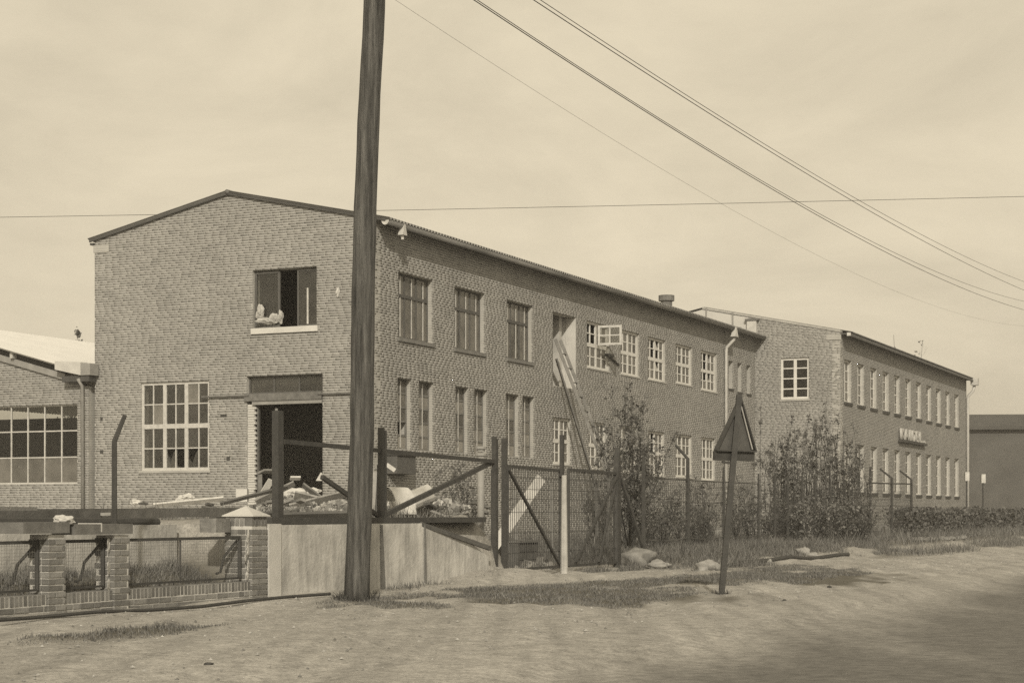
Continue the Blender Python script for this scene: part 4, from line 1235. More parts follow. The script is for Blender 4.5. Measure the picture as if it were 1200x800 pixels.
for j in range(len(bent) - 1):          # woven wire in every bay
    a0, a1 = bent[j] + 0.03, bent[j + 1] - 0.03
    wb = MB(); n = max(2, int((a1 - a0) / 0.12))
    for k in range(n + 1):
        c = a0 + (a1 - a0) * k / n; wb.bar(FL.P(c, 0.45, -0.2), FL.P(c, 1.84, -0.2), 0.006)
    for z in (0.55, 0.75, 0.95, 1.15, 1.35, 1.55, 1.7): wb.bar(FL.P(a0, z + 0.01, -0.2), FL.P(a1, z + 0.01, -0.2), 0.006)
    tag(wb.build('wire_netting', M['iron']), 'bay of dark wire netting strung between the fence posts', 'netting', 'bays of wire netting')
# post on the yard wall in front of the shed
pp = at(134, 611, 20.6)
sa = FL.s_at(134)
k_ = uv_of(pp.x, pp.y)
lone = thing('wire_fence_post', W(k_[0], k_[1], 0.98), 'lone bent-topped post on the yard wall beside the shed window', 'fence post', 'posts of the wire fence')
MB().tube([W(k_[0], k_[1], 0.9), W(k_[0], k_[1], 1.98), W(k_[0] + 0.07, k_[1] + 0.10, 2.29)], [0.034, 0.032, 0.026], 6).build('shaft', M['iron'], lone)

# ================================================================== utility pole and wires
def pole(base, lean, H, r0, r1, label, full=True):
    t = thing('utility_pole', base, label, 'utility pole')
    NP = 28
    wob = lambda i: Vector((0.02 * math.sin(i * 0.35) + random.gauss(0, 0.003), 0.015 * math.cos(i * 0.4), 0))
    pts = [base + lean * (i / NP) + wob(i) + Z3 * (H * i / NP - (0.2 if i == 0 else 0)) for i in range(NP + 1)]
    m_ = MB().tube(pts, [r0 + (r1 - r0) * i / NP + random.gauss(0, 0.002) + 0.008 * max(0, 1 - i / 2) for i in range(NP + 1)], 18)
    m_.build('shaft', M['wood'], t, True)
    top = pts[-1]
    for k, z in enumerate((0.35, 0.95)):
        c_ = top - Z3 * z
        MB().bar(c_ - N * 0.75 + D * 0.15, c_ + N * 0.75 + D * 0.15, 0.09, 0.11).build('crossarm', M['wood'], t)
        for x in (-0.65, -0.45, 0.45, 0.65):
            p = c_ + N * x + D * 0.15 + Z3 * 0.06
            MB().tube([p, p + Z3 * 0.05, p + Z3 * 0.12, p + Z3 * 0.16], [0.015, 0.045, 0.045, 0.03], 8).build('insulator', M['sheet_white'], t)
    return top
Yp = 21.4
pb = Vector(((417 - 600) / FOC * Yp, Yp, 0.06)); 
ptop = pole(pb, Vector((0.27, 0, 0)), 9.6, 0.152, 0.122, 'thick weathered timber pole leaning slightly in front of the gable corner')
def wire(pts, r, label, group='overhead wires along the road'):
    m_ = MB().tube(pts, r, 5); tag(m_.build('overhead_wire', M['wire']), label, 'wire', group)
def sagwire(p, q, sag, r, label, n=40, g='overhead wires along the road'):
    wire([p + (q - p) * (i / n) - Z3 * (4 * sag * (i / n) * (1 - i / n)) for i in range(n + 1)], r, label, g)
Ye = 80.0
def on_line(px0, py0, px1, py1, pxm, pym, r, label):
    """hang a wire parallel to the road through surveyed sightings"""
    base_v = uv_of(pb.x, pb.y)[1]
    ln = Plane(W(0, base_v), D, N)
    s0, s1, sm = ln.s_at(px0), ln.s_at(px1), ln.s_at(pxm)
    z0, z1, zm = ln.z_at(px0, py0), ln.z_at(px1, py1), ln.z_at(pxm, pym)
    co = np.polyfit([s0, sm, s1], [z0, zm, z1], 2)
    us_ = uv_of(pb.x, pb.y)[0]
    n = 70
    pts = []
    for i in range(n + 1):
        s_ = us_ + (62 - us_) * i / n
        pts.append(ln.P(s_, float(np.polyval(co, s_))))
    wire(pts, r, label)
on_line(555, 0, 1200, 363, 880, 207, 0.0075, 'lower dark overhead wire of the steeper pair')
on_line(559, 0, 1200, 353, 880, 204.5, 0.006, 'upper strand twisted with the lower pair of overhead wires')
on_line(625, 0, 1200, 340, 900, 176, 0.0075, 'lower strand of the topmost pair of overhead wires')
on_line(633, 0, 1200, 330, 900, 171.5, 0.006, 'topmost overhead wire running along the road')
on_line(463, 0, 1200, 382, 830, 230, 0.002, 'thinnest faint overhead wire under the dark pairs')
p, q = at(-500, 262, 74), at(1750, 216, 74)
sagwire(p, q, 0.15, 0.011, 'thin level wire crossing the sky behind the factory', 30, 'wires behind the factory')
p2_ = W(62, uv_of(pb.x, pb.y)[1], 0)
pole(p2_, Vector((0, 0, 0)), 9.9, 0.15, 0.11, 'distant utility pole further along the road')

# ================================================================== triangular road sign (seen from behind)
Ys = 23.4
sb_ = Vector(((845 - 600) / FOC * Ys, Ys, 0.0)); stp_ = at(866.5, 462, Ys)
sgn = thing('road_sign', sb_ + Z3 * 0.05, 'triangular road sign seen from behind on a leaning dark post', 'road sign')
ax = (stp_ - sb_).normalized()
mp2 = MB(); L_ = (stp_ - sb_).length
mp2.bar(sb_ - ax * 0.1, stp_ + ax * 0.0, 0.075, 0.085, up=Vector((0, 1, 0))); mp2.build('post', M['iron'], sgn)
ph = math.radians(-38)
hx = Vector((math.cos(ph), math.sin(ph), 0)) 
hx = Vector((0.80, 0.60, 0)).normalized()
fn = Vector((hx.y, -hx.x, 0))            # towards the camera side: the back of the sign
top_p = stp_ - ax * 0.06 + Vector((0, 0.06, 0))
apx = top_p
bl = top_p - hx * 0.36 - Z3 * 0.69 - Vector((0.06, 0, 0)); brr = top_p + hx * 0.36 - Z3 * 0.69 - Vector((0.06, 0, 0))
tri = MB().prism([apx, bl, brr], -fn * 0.012); tri.build('plate', M['dark_sign'] if 'dark_sign' in M else M['frame_dark'], sgn)
rim = MB()
for p, q in ((apx, bl), (bl, brr), (brr, apx)):
    rim.bar(p + fn * 0.03, q + fn * 0.03, 0.02, 0.07, up=fn)
rim.build('rim', M['iron'], sgn)
MB().prism([bl - Z3 * 0.13 + fn * 0.02, brr - Z3 * 0.13 + fn * 0.02, brr - Z3 * 0.005 + fn * 0.02, bl - Z3 * 0.005 + fn * 0.02], -fn * 0.05).build('lower_plate', M['iron'], sgn)
MB().bar(apx + (brr - apx) * 0.14 + fn * 0.045 - hx * 0.03, apx + (brr - apx) * 0.96 + fn * 0.045 - hx * 0.05, 0.012).build('edge_strip', M['zinc_pale'], sgn)
MB().bar(bl + hx * 0.15 - Z3 * 0.15, sb_ + ax * (L_ - 0.92), 0.03).build('bracket', M['iron'], sgn)

# ================================================================== things lying about the yard
def put(name, mb, m, label, cat, group=None, smooth_=False):
    return tag(mb.build(name, m, smooth=smooth_), label, cat, group)
# white bent sheet and split drum by the pole
bs = MB()
c0 = at(464, 590, 33.6)
ax_ = Vector((0.80, 0.60, 0)); pp_ = Vector((-0.60, 0.80, 0))
for i in range(9):
    t = math.pi * (0.02 + 0.80 * i / 8)
    for w in (-0.22, 0.22):
        bs.v.append(tuple(c0 + ax_ * w - pp_ * (0.38 * math.cos(t)) + Z3 * (0.52 * math.sin(t) - 0.20)))
bs.f += [(i * 2, i * 2 + 1, i * 2 + 3, i * 2 + 2) for i in range(8)]
n0 = len(bs.v); bs.v += [(x, y + 0.0, z - 0.03) for x, y, z in bs.v]
bs.f += [tuple(n0 + k for k in f[::-1]) for f in list(bs.f)]
put('bent_sheet', bs, M['sheet_white'], 'curved white metal sheet bent over the rubble right of the pole', 'metal sheet')
c1 = at(487, 588, 34.3)
put('pipe_length', MB().tube([c1 + Vector((-0.42, -0.1, -0.12)), c1 + Vector((0.28, 0.2, 0.18))], 0.19, 14), M['sheet_white'], 'pale fat pipe length lying aslant beside the bent sheet', 'pipe', smooth_=False)
put('white_board', MB().bar(at(452, 603, 33.5), at(472, 589, 33.5), 0.16, 0.05), M['sheet_white'], 'white board propped under the curved metal sheet', 'board')
c2 = at(431, 602, 33)
put('board', MB().bar(at(434, 603, 33), at(437, 553, 33.2), 0.16, 0.04, up=Vector((0, 1, 0))), M['plank'], 'upright grey board standing beside the pole', 'board')
put('beam_stub', MB().bar(at(442, 604, 33.2), at(446, 557, 33.2), 0.13, 0.1, up=Vector((0, 1, 0))), M['plank_dark'], 'dark upright stub of beam behind the twin-flanged post', 'beam')
put('white_batten', MB().bar(at(453, 544, 43.5), at(463, 551, 43.5), 0.1, 0.07, up=Vector((0, 1, 0))), M['sheet_white'], 'small white slat hanging at the dark iron hatch', 'slat')
# round pipe post with a flanged head
q0 = at(563.5, 615, 31.2); q0.z = gz(q0)
vp_ = thing('vent_post', q0, 'round pale standpipe with a ringed head beside the gate', 'standpipe')
MB().tube([q0 - Z3 * 0.1, Vector((q0.x, q0.y, 2.02))], 0.062, 12).build('shaft', M['zinc'], vp_, True)
hd = MB()
for zz, r in ((2.03, 0.10), (2.10, 0.075), (2.15, 0.10), (2.22, 0.075), (2.27, 0.105)):
    hd.tube([Vector((q0.x, q0.y, zz)), Vector((q0.x, q0.y, zz + 0.05))], r, 12)
hd.build('ringed_head', M['zinc'], vp_)
# pale sloping board behind the gate, with a dark crate at its foot
put('sloping_board', MB().bar(at(569, 654, 33.5), at(634, 560, 34.6), 0.2, 0.06, up=Vector((0, 1, 0.3))), M['sheet_white'], 'long pale board sloping up behind the mesh gate', 'board')
put('stake', MB().bar(at(594, 634, 33.0), at(594, 667, 33.0), 0.06, 0.06, up=Vector((0, 1, 0))), M['white_worn'], 'short white stake behind the mesh gate', 'stake')
cb = at(618, 652, 34.5)
cr = thing('wooden_crate', Vector((cb.x, cb.y, gz(cb))), 'dark wooden crate with a pale lid edge behind the mesh gate', 'crate')
z_c = gz(cb)
for k in range(3):
    MB().obox(cb * 1 + Z3 * (z_c - cb.z + 0.1 + 0.16 * k), D * 0.42, N * 0.02, Z3 * 0.072).build('slat', M['plank_dark'], cr)
    MB().obox(cb - N * 0.6 + Z3 * (z_c - cb.z + 0.1 + 0.16 * k), D * 0.42, N * 0.02, Z3 * 0.072).build('slat', M['plank_dark'], cr)
for sg in (-1, 1):
    MB().obox(cb - N * 0.3 + D * sg * 0.44 + Z3 * (z_c - cb.z + 0.26), D * 0.018, N * 0.32, Z3 * 0.26).build('end_panel', M['plank_dark'], cr)
MB().obox(cb - N * 0.3 + Z3 * (z_c - cb.z + 0.545), D * 0.48, N * 0.36, Z3 * 0.022).build('lid', M['plank'], cr)

# rubble in and before the doorway
def rubble(name, centre, rx, ry, h, n, label, cat='rubble', smin=0.015, smax=0.10):
    """heap of broken brick and plaster, uncountable"""
    mb = MB(); tn = []
    cz = gz(centre)
    for k in range(n):
        a = random.random() * 2 * math.pi; r = math.sqrt(random.random())
        x, y = centre.x + rx * r * math.cos(a), centre.y + ry * r * math.sin(a)
        z = cz + h * (1 - r ** 1.5) * (0.35 + 0.65 * random.random())
        s = smin + (smax - smin) * random.random() ** 2.2
        v1 = Vector((random.gauss(0, 1), random.gauss(0, 1), random.gauss(0, 0.6))).normalized()
        v2 = v1.cross(Vector((random.gauss(0, 1), random.gauss(0, 1), random.gauss(0, 1)))).normalized(); v3 = v1.cross(v2)
        mb.obox((x, y, z), v1 * s, v2 * s * random.uniform(0.4, 0.8), v3 * s * random.uniform(0.25, 0.6)); tn += [random.random()] * 6
    # core of the heap
    o = mb.build(name, M['rubble']); a_ = o.data.attributes.new('tone', 'FLOAT', 'FACE'); a_.data.foreach_set('value', np.array(tn, dtype=np.float32))
    tag(o, label, cat); o['kind'] = 'stuff'
rubble('rubble_heap', at(348, 592, 44.2), 1.5, 1.3, 0.50, 1300, 'heap of broken brick and plaster spilling from the doorway')
rubble('rubble_strip', at(215, 592, 46.2), 2.6, 0.6, 0.26, 700, 'low strip of rubble along the foot of the gable')
rubble('rubble_bank', at(400, 600, 38), 1.6, 2.2, 0.34, 1100, 'bank of rubble behind the retaining wall and pole')
rubble('rubble_spread', at(490, 600, 40), 1.1, 3.0, 0.28, 700, 'thin spread of rubble below the coal hatch')
rubble('gate_rubble', at(632, 662, 33.6), 0.5, 0.4, 0.16, 60, 'small pale stones heaped behind the mesh gate', smin=0.04, smax=0.12)
boards = [((300, 588), (345, 566), 42, 0.16, 'plank'), ((258, 590), (337, 570), 41, 0.1, 'plank_dark'), ((340, 594), (405, 578), 40, 0.2, 'plank'),
          ((345, 580), (378, 588), 41.5, 0.3, 'plank'), ((338, 590), (376, 593), 40.5, 0.22, 'plank_dark'), ((383, 590), (412, 598), 39, 0.14, 'plank'),
          ((355, 568), (382, 588), 43, 0.16, 'plank'), ((180, 592), (262, 584), 44.5, 0.14, 'sheet_white'), ((340, 560), (352, 560), 45.0, 0.12, 'sheet_white'),
          ((470, 592), (512, 606), 35, 0.16, 'plank'), ((487, 593), (532, 610), 34.5, 0.10, 'plank'), ((500, 590), (508, 596), 34.2, 0.14, 'plank_dark'),
          ((305, 555), (305, 590), 44.6, 0.1, 'plank'), ((306, 552), (321, 552), 44.5, 0.22, 'plank'), ((318, 562), (303, 586), 44.4, 0.16, 'sheet_white'),
          ((245, 607), (340, 600), 30, 0.10, 'plank_dark'), ((30, 607), (130, 604), 22.2, 0.07, 'plank'), ((332, 604), (412, 602), 28, 0.12, 'plank_dark')]
for k in range(34):
    zone = random.choice(((300, 412, 576, 600, 38, 45), (300, 412, 580, 602, 30, 40), (455, 560, 588, 606, 33, 42), (130, 290, 588, 598, 41, 45.5)))
    x_, y_ = random.uniform(zone[0], zone[1]), random.uniform(zone[2], zone[3]); Y_ = random.uniform(zone[4], zone[5])
    yl = 600 + (EYE - YARD - 0.12) * FOC / Y_
    y_ = min(y_, yl)
    an = random.uniform(-0.5, 0.5); ll = random.uniform(6, 20)
    boards.append(((x_, y_), (x_ + ll * math.cos(an), min(yl + 1, y_ + ll * 0.6 * math.sin(an))), Y_, random.uniform(0.04, 0.10), random.choice(('plank', 'plank_dark', 'plank_dark', 'plank'))))
for (a, b, Y, w, mm) in boards:
    g_ = 'loose boards in the rubble'
    l_ = {'plank': 'weathered grey board lying loose in the rubble', 'plank_dark': 'dark charred board lying loose in the rubble', 'sheet_white': 'whitewashed board lying loose in the rubble'}[mm]
    put('board', MB().bar(at(*a, Y), at(*b, Y + random.uniform(-0.3, 0.6)), w, 0.05, up=Vector((0, 0.8, 1))), M[mm], l_, 'board', g_ + {'plank': '', 'plank_dark': ', dark', 'sheet_white': ', white'}[mm])
for (px, py, r) in ((218, 583, 0.14), (160, 588, 0.10), (342, 578, 0.22), (367, 575, 0.12)):
    put('plaster_lump', MB().rock(at(px, py, 44.8), (r * 1.5, r, r * 0.7), px), M['plaster'], 'lump of white plaster lying along the gable foot', 'plaster', 'plaster lumps by the gable')
put('plaster_block', MB().obox(at(284, 580, 44.5), Vector((0.14, 0, 0)), Vector((0, 0.14, 0)), Vector((0, 0, 0.16))), M['plaster'], 'upright pale plaster block left of the doorway', 'block')
put('tilted_slab', MB().prism([at(376, 553, 43.6), at(381, 563, 43.6), at(370, 563, 43.6)], Vector((0, 0.25, 0))), M['sheet_white'], 'small white triangular slab at the right door jamb', 'slab')
# furniture remains in the doorway
tr = thing('door_trestle', at(326, 586, 46.3), 'long timber posts standing inside the dark doorway', 'timber')
for px in (324.5, 331):
    MB().bar(at(px, 590, 46.9), at(px - 0.5, 478 + (px - 324) * 0.8, 46.9), 0.07).build('post', M['plank'], tr)
# cloths and papers heaped in the upper gable window
zc = GA.z_at(315, 375)
for k, (px, py, rr_) in enumerate(((304, 366, (0.11, 0.08, 0.19)), (311, 376, (0.26, 0.1, 0.09)), (321, 373, (0.13, 0.08, 0.13)), (328, 371, (0.08, 0.07, 0.17)))):
    put('cloth_bundle', MB().rock(GA.P(GA.s_at(px), GA.z_at(px, py), -0.04), rr_, k + 20), M['cloth'], 'crumpled pale bundle heaped on the upper gable window sill', 'bundle', 'bundles on the gable window sill')

# ladder leaning at the upper side door
l_top = SI.P(SI.s_at(650.5), SI.z_at(650.5, 398), 0.10)
foot_s = SI.s_at(650.5) + 1.2
foot = SI.P(foot_s, SG, 2.3)
ld = thing('ladder', foot, 'weathered plank stair leaning from the weeds up to the upper side door', 'ladder')
side = D * 0.22
for sg in (-1, 1):
    MB().bar(foot + side * sg, l_top + side * sg, 0.05, 0.10).build('stringer', M['plank_grey'], ld)
for k in range(1, 14):
    p = foot + (l_top - foot) * (k / 14)
    MB().bar(p - side, p + side, 0.04, 0.03).build('rung', M['plank_dark'], ld)
put('leaning_plank', MB().bar(SI.P(SI.s_at(648.5) + 0.1, SI.z_at(649, 420), 0.06), SI.P(SI.s_at(650) + 1.0, SG, 1.6), 0.2, 0.05), M['plank_dark'], 'dark plank leaning under the plank stair at the side door', 'plank')

# stones on the verge
def stone(px, py, rx, rz, m_, label, seed, z0=None):
    """stone resting where the surveyed foot point meets the ground"""
    lo_, hi_ = 5.0, 120.0
    for _ in range(40):
        Ym = (lo_ + hi_) / 2; p = at(px, py, Ym)
        if p.z > gz(p): lo_ = Ym
        else: hi_ = Ym
    p = at(px, py, lo_)
    p.z = gz(p) + rz * 0.45
    return put('stone', MB().rock(p, (rx, rx * 0.8, rz), seed), m_, label, 'stone', smooth_=True)
stone(745, 662, 0.33, 0.24, M['stone'], 'large grey boulder at the foot of the braced gate post', 2)
stone(770, 664, 0.24, 0.09, M['stone_pale'], 'flat pale stone beside the large grey boulder', 5)
stone(829, 668, 0.22, 0.13, M['stone_pale'], 'white stone in the grass just left of the road sign', 7)
stone(941, 650, 0.15, 0.12, M['stone_pale'], 'small jagged white stone beside the lying rail', 9)
stone(952, 653, 0.18, 0.08, M['stone_pale'], 'flat white stone at the end of the lying rail', 12)
stone(902, 661, 0.06, 0.07, M['stone_pale'], 'tiny white stone standing on the lying rail', 13)
stone(919, 707, 0.04, 0.035, M['iron'], 'small dark clod lying alone on the sandy verge', 15)
stone(972, 688, 0.035, 0.02, M['iron'], 'tiny dark fleck of debris near the road edge', 16)
stone(245, 778, 0.03, 0.010, M['iron'], 'dark flat chip lying on the sandy foreground', 17)
for i, px in enumerate(range(1072, 1132, 6)):
    stone(px, 634 - i * 0.3, random.uniform(0.08, 0.22), 0.08, M['stone'], 'grey stone in the row edging the grass below the hedge', 30 + i)['group'] = 'stones edging the grass below the hedge'
for (px, py) in ((772, 632), (783, 628), (850, 622), (842, 630), (1035, 627), (1040, 630)):
    stone(px, py, 0.3, 0.26, M['stone'], 'pale lump of rubble among the weeds behind the wire fence', px)['group'] = 'rubble lumps behind the wire fence'
# iron rail lying on the verge, and a dark tube added for the ditch line
def verge_line(u0, v0, u1, v1, label, r=0.045):
    pts = [W(u0 + (u1 - u0) * i / 12, v0 + (v1 - v0) * i / 12, ground_z(u0 + (u1 - u0) * i / 12, v0 + (v1 - v0) * i / 12) + 0.035) for i in range(13)]
    put('rail_or_ditch_line', MB().tube(pts, r, 6), M['iron'], label, 'rail')
verge_line(-6, 0.62, 5.6, 0.62, 'dark line put in for the shaded ditch along the foot of the low brick wall', 0.022)
verge_line(18.6, 1.75, 27.4, 2.05, 'dark rail lying on the grass to the right of the road sign', 0.05)

# small white boxes on stakes near the far corner
for px, py, lab in ((1133, 558, 'small white box on a stake against the wing corner'), (1152, 560.5, 'small white box on a stake standing clear of the wing')):
    b_ = at(px, py, 76); t = thing('white_box', Vector((b_.x, b_.y, gz(b_))), lab, 'box', 'white boxes on stakes')
    MB().obox(b_, Vector((0.09, 0, 0)), Vector((0, 0.09, 0)), Vector((0, 0, 0.19))).build('box', M['sheet_white'], t)
    MB().bar(Vector((b_.x, b_.y, gz(b_))), b_ - Z3 * 0.19, 0.05).build('stake', M['iron'], t)

# ================================================================== vegetation
def leaves_mesh(name, pts, size, m_, parent=None, tones=None, elong=1.6):
    P = np.array(pts); n = len(P)
    d1 = rng.normal(0, 1, (n, 3)); d1 /= np.linalg.norm(d1, axis=1)[:, None]
    r_ = rng.normal(0, 1, (n, 3)); d2 = np.cross(d1, r_); d2 /= np.linalg.norm(d2, axis=1)[:, None]
    s = size * np.clip(rng.lognormal(-0.1, 0.45, n), 0.3, 2.2)[:, None]
    v = np.zeros((n, 4, 3))
    v[:, 0] = P - d1 * s * elong / 2; v[:, 1] = P + d2 * s / 2; v[:, 2] = P + d1 * s * elong / 2; v[:, 3] = P - d2 * s / 2
    b = np.array(BASE[parent.name]) if parent else np.zeros(3)
    me_ = bpy.data.meshes.new(name)
    me_.vertices.add(n * 4); me_.vertices.foreach_set('co', (v - b).reshape(-1))
    me_.loops.add(n * 4); me_.loops.foreach_set('vertex_index', np.arange(n * 4, dtype=np.int32))
    me_.polygons.add(n); me_.polygons.foreach_set('loop_start', np.arange(n, dtype=np.int32) * 4)
    me_.update(calc_edges=True)
    t = rng.random(n) if tones is None else np.array(tones)
    a = me_.attributes.new('tone', 'FLOAT', 'FACE'); a.data.foreach_set('value', t.astype(np.float32))
    me_.materials.append(m_)
    o = bpy.data.objects.new(name, me_); col.objects.link(o)
    if parent: o.parent = parent
    BASE[o.name] = Vector(b)
    return o

def shrub(name, base, h, r, label, cat, group=None, n=900, leaf_s=0.045, m_=None, stems=9, column=False, bare=0.15, twigs=9):
    """many thin stems, forking twice into fine twigs, small leaves scattered on the last twigs"""
    t = thing(name, base, label, cat, group)
    tw = MB(); tips = []
    for k in range(stems):
        a = random.random() * 2 * math.pi
        spread = r * random.uniform(0.15, 1.0)
        hh_ = h * ((random.uniform(0.45, 0.95) if not column else random.uniform(0.6, 0.98)) if k else 1.0)
        dirv = Vector((math.cos(a), math.sin(a), 0))
        p0 = base + dirv * (r * (0.45 if column else 0.12) * random.random())
        lean = spread * (0.22 if column else 0.75)
        bendv = Vector((random.gauss(0, 1), random.gauss(0, 1), 0)) * 0.05 * h
        c_ = [p0 + dirv * lean * (i / 7) ** 1.3 + bendv * math.sin(i / 7 * 3.1) + Z3 * hh_ * i / 7 for i in range(8)]
        rad = 0.007 * h / 2.5 + 0.004
        tw.tube(c_, [rad * (1 - 0.8 * i / 7) + 0.002 for i in range(8)], 4, False)
        for q in range(twigs):
            f = bare + (1 - bare) * random.random() ** 0.85
            i = min(6, int(f * 7)); g = f * 7 - i
            p = c_[i] + (c_[i + 1] - c_[i]) * g
            aa = random.random() * 2 * math.pi
            ln = (0.42 if column else 0.5) * r * random.uniform(0.4, 1.1) * (1.15 - 0.75 * f)
            up = random.uniform(1.2, 2.6) if column else random.uniform(0.2, 1.5)
            e_ = p + Vector((math.cos(aa), math.sin(aa), up)) * ln
            tw.tube([p, (p + e_) / 2 + Vector((math.cos(aa), math.sin(aa), 0)) * ln * 0.12, e_], [0.005, 0.004, 0.002], 3, False)
            for z in range(3):
                g2 = random.uniform(0.35, 1.0); b2 = p + (e_ - p) * g2
                a2 = random.random() * 2 * math.pi
                e2 = b2 + Vector((math.cos(a2), math.sin(a2), random.uniform(0.2, 1.8))) * ln * 0.45
                tw.tube([b2, e2], [0.003, 0.0015], 3, False)
                tips.append((b2, e2, ln))
    tw.build('trunk', M['bark'], t)
    pts = []
    for q in range(n):
        b2, e2, ln = random.choice(tips)
        pts.append(tuple(b2 + (e2 - b2) * random.uniform(0.1, 1.15) + Vector((random.gauss(0, 1), random.gauss(0, 1), random.gauss(0, 1))) * 0.035))
    leaves_mesh('crown', pts, leaf_s, m_ or M['leaf'], t)
    return t
def ground_pt(px, Y):
    p = at(px, 600, Y); p.z = gz(p) - 0.03; return p
shrub('bush', ground_pt(738, 38.5), 3.75, 1.25, 'tall loose leafy bush behind the gate in front of the side windows', 'bush', n=4600, stems=24, twigs=16, leaf_s=0.036)
shrub('bush', ground_pt(703, 41), 1.9, 0.8, 'lower leafy bush at the foot of the plank stair', 'bush', n=600, stems=12)
shrub('bush', ground_pt(545, 44.5), 2.6, 0.9, 'thin twiggy bush before the paired side windows', 'bush', n=500, stems=11, m_=M['leaf_pale'])
shrub('bush', ground_pt(505, 44.0), 1.5, 0.7, 'small sparse bush near the coal hatch', 'bush', n=300, stems=9, m_=M['leaf_pale'])
for px, Y, h in ((775, 42, 1.6), (800, 43, 1.8), (830, 44, 1.7), (862, 46, 1.9), (880, 47, 1.8), (760, 40, 1.4), (815, 41.5, 1.2)):
    shrub('weed_shrub', ground_pt(px, Y), h, 0.7, 'low twiggy shrub in the tangle behind the wire netting', 'shrub', 'low shrubs behind the wire netting', leaf_s=0.034, n=800, stems=13, bare=0.03)
for px, Y, top in ((893, 50, 487), (905, 52, 520), (912, 50.5, 512), (920, 51, 505), (930, 50, 495), (938, 51, 508), (946, 52, 500), (955, 51, 493), (966, 50, 476), (974, 51.5, 500), (983, 52, 495), (992, 51, 502), (1002, 53, 512), (1012, 52, 525)):
    p = ground_pt(px, Y); h = EYE + (606 - top) * Y / FOC - p.z
    lab = {893: 'slim young poplar standing apart at the sign end of the row', 966: 'tallest slender poplar spire rising towards the white wing window'}.get(px, 'slender upright young poplar in the row before the wing')
    shrub('young_poplar', p, h, 0.42, lab, 'tree', 'young poplars in a row', n=1150 if px != 893 else 500, stems=7 if px != 893 else 4, column=True, leaf_s=0.034, bare=0.03, twigs=14)
for px, Y, h in ((985, 47, 1.4), (1005, 48, 1.3), (960, 46.5, 1.2), (930, 46, 1.1), (905, 46, 1.2)):
    shrub('weed_shrub', ground_pt(px, Y), h, 0.8, 'low twiggy shrub crowding the foot of the poplar row', 'shrub', 'low shrubs under the poplars', leaf_s=0.034, n=900, stems=13, bare=0.03)
# clipped hedge to the far right
hp_ = []
u0, u1 = uv_of(*at(1060, 600, 58)[:2])[0], 110
for k in range(36000):
    u_ = u0 + (u1 - u0) * random.random(); v_ = random.uniform(-0.9, 0.0); z_ = random.random() ** 0.8
    hp_.append(tuple(W(u_, v_, ground_z(u_, v_) + z_ * (0.98 + 0.12 * noise.noise(Vector((u_ * 0.6, 0, 0)))))))
hd_ = leaves_mesh('hedge', hp_, 0.06, M['hedge'])
tag(hd_, 'low dark clipped hedge running along the verge to the far right', 'hedge')
# trees peeping over the roofs
def bare_tree(px, top, Y, label, r, leafy):
    b_ = at(px, 600, Y); b_.z = 0
    H = EYE + (600 - top) * Y / FOC
    shrub('far_tree', b_, H, r, label, 'tree', None, n=leafy, stems=9, leaf_s=0.10, bare=0.6, twigs=16)
bare_tree(76, 391, 95, 'dark tree crown just showing over the pale shed roof', 1.5, 5200)
bare_tree(1036, 394, 120, 'faint bare tree top above the wing eave', 2.2, 260)
bare_tree(1062, 401, 122, 'second bare tree top showing over the far end of the wing roof', 2.0, 260)

# grass: blades on the verge and bank
def grass_blades():
    P, H_, T = [], [], []
    def scatter(n, u0, u1, v0, v1, hmin, hmax, thr):
        for _ in range(n):
            u_, v_ = random.uniform(u0, u1), random.uniform(v0, v1)
            k = turf(u_, v_)
            if k < thr + 0.35 * random.random(): continue
            P.append(W(u_, v_, ground_z(u_, v_))); H_.append(random.uniform(hmin, hmax) * (0.5 + 0.6 * k) * (1.0 + 1.6 * max(0.0, noise.noise(Vector((u_ * 1.9, v_ * 2.6, 4.0)))))); T.append(random.random())
    scatter(120000, -4, 26, 0.9, 5.0, 0.008, 0.04, 0.2)
    scatter(9000, 4, 18, -0.1, 0.9, 0.03, 0.12, 0.2)
    scatter(60000, 17, 34, -3.5, 2.2, 0.03, 0.17, 0.2)
    scatter(26000, 30, 75, -3, 4, 0.10, 0.28, 0.2)
    scatter(16000, -8, 4.9, -1.3, -0.25, 0.03, 0.12, 0.2)
    scatter(6000, 12, 30, -9, -1.0, 0.10, 0.35, 0.2)
    n = len(P); Pn = np.array([tuple(p) for p in P]); h = np.array(H_)
    a = rng.uniform(0, 2 * math.pi, n); w = 0.005 + 0.015 * h
    side = np.stack([np.cos(a), np.sin(a), np.zeros(n)], 1)
    ln = np.stack([rng.normal(0, 0.4, n) * h, rng.normal(0, 0.4, n) * h, h], 1)
    v = np.zeros((n, 3, 3)); v[:, 0] = Pn - side * w[:, None]; v[:, 1] = Pn + side * w[:, None]; v[:, 2] = Pn + ln
    me_ = bpy.data.meshes.new('grass')
    me_.vertices.add(n * 3); me_.vertices.foreach_set('co', v.reshape(-1))
    me_.loops.add(n * 3); me_.loops.foreach_set('vertex_index', np.arange(n * 3, dtype=np.int32))
    me_.polygons.add(n); me_.polygons.foreach_set('loop_start', np.arange(n, dtype=np.int32) * 3)
    me_.update(calc_edges=True)
    at2 = me_.attributes.new('tone', 'FLOAT', 'FACE'); at2.data.foreach_set('value', np.array(T, dtype=np.float32))
    me_.materials.append(M['grass'])
    o = bpy.data.objects.new('grass', me_); col.objects.link(o)
    tag(o, 'dry dark grass and weeds patching the sandy verge', 'grass', kind='stuff')
grass_blades()

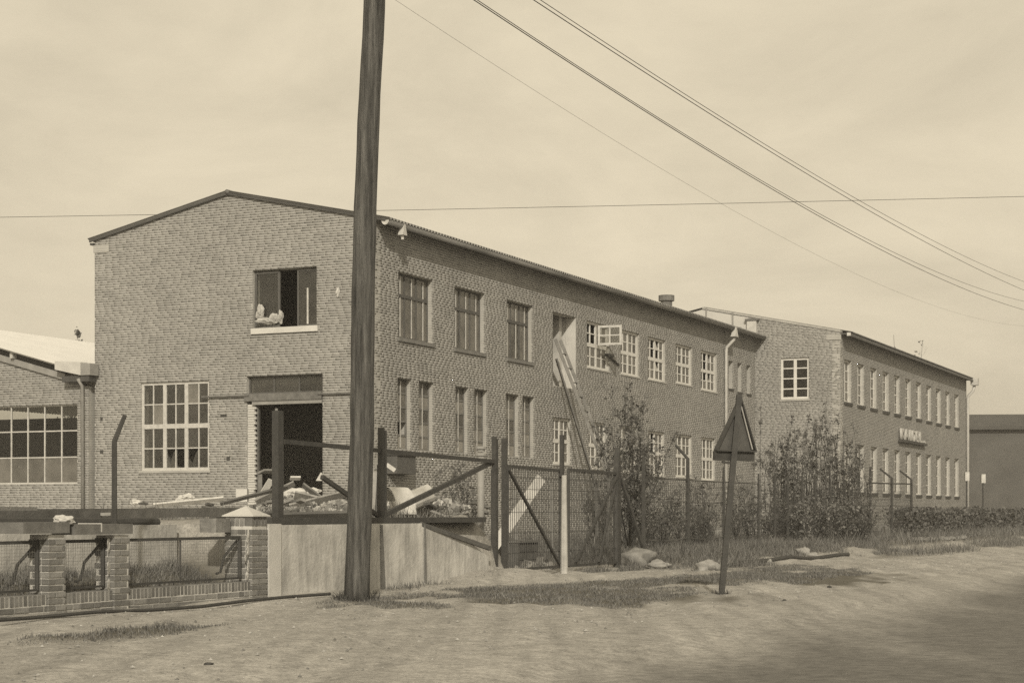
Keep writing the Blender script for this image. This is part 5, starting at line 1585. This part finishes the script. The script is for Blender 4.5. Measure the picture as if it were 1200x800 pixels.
def pebbles():
    mb = MB(); tn = []
    for _ in range(9000):
        u_, v_ = random.uniform(-8, 34), random.uniform(0.2, 7.0)
        if turf(u_, v_) > 0.6: continue
        z_ = ground_z(u_, v_) + (0.02 if v_ > 6.4 else 0.0)
        s_ = 0.005 + 0.018 * random.random() ** 5
        p = W(u_, v_, z_ + s_ * 0.3)
        i = len(mb.v); a = random.random() * 3
        for dx, dy, dz in ((1, 0, 0), (0, 0.8, 0), (-1.1, 0, 0), (0, -0.9, 0), (0.1, 0, 0.8)):
            mb.v.append((p.x + s_ * (dx * math.cos(a) - dy * math.sin(a)), p.y + s_ * (dx * math.sin(a) + dy * math.cos(a)), p.z + s_ * dz))
        mb.f += [(i, i + 1, i + 4), (i + 1, i + 2, i + 4), (i + 2, i + 3, i + 4), (i + 3, i, i + 4)]; tn += [random.random()] * 4
    o = mb.build('pebbles', M['pebble']); a_ = o.data.attributes.new('tone', 'FLOAT', 'FACE'); a_.data.foreach_set('value', np.array(tn, dtype=np.float32))
    tag(o, 'small scattered pebbles and clods on the sandy verge', 'pebbles', kind='stuff')
pebbles()
# tufts round the foot of the pole and the sign post
def tuft(c, r_, n, h, label):
    mb = MB()
    for _ in range(n):
        a = random.random() * 6.28; q = c + Vector((math.cos(a), math.sin(a), 0)) * r_ * (0.6 + 0.6 * random.random()); q.z = gz(q) - 0.01
        d2 = Vector((random.gauss(0, 0.5), random.gauss(0, 0.5), 1)) * h * random.uniform(0.3, 1.2); sd = Vector((math.cos(a * 3), math.sin(a * 3), 0)) * 0.006
        mb.quad(q - sd, q + sd, q + d2)
    o = mb.build('grass_tuft', M['grass']); tag(o, label, 'grass', kind='stuff')
tuft(pb, 0.24, 420, 0.12, 'ragged tuft of dry grass round the foot of the timber pole')
tuft(sb_, 0.10, 90, 0.08, 'thin tuft of grass round the foot of the sign post')

# ================================================================== thin haze volume added over the place to lift the darks
hz_ = MB().obox((0, 0, 7.0), Vector((4200, 0, 0)), Vector((0, 4200, 0)), Z3 * 8.6)
ho = hz_.build('haze', M['wire']); ho.data.materials.clear()
hm = bpy.data.materials.new('haze'); hm.use_nodes = True
for n_ in list(hm.node_tree.nodes): hm.node_tree.nodes.remove(n_)
hv = hm.node_tree.nodes.new('ShaderNodeVolumePrincipled'); hout = hm.node_tree.nodes.new('ShaderNodeOutputMaterial')
hv.inputs['Color'].default_value = (0.95, 0.9, 0.84, 1); hv.inputs['Density'].default_value = 0.0008
hm.node_tree.links.new(hv.outputs[0], hout.inputs['Volume']); ho.data.materials.append(hm)
ho['kind'] = 'stuff'; ho['label'] = 'thin haze added over the yard and road to lift the darks'; ho['category'] = 'haze'
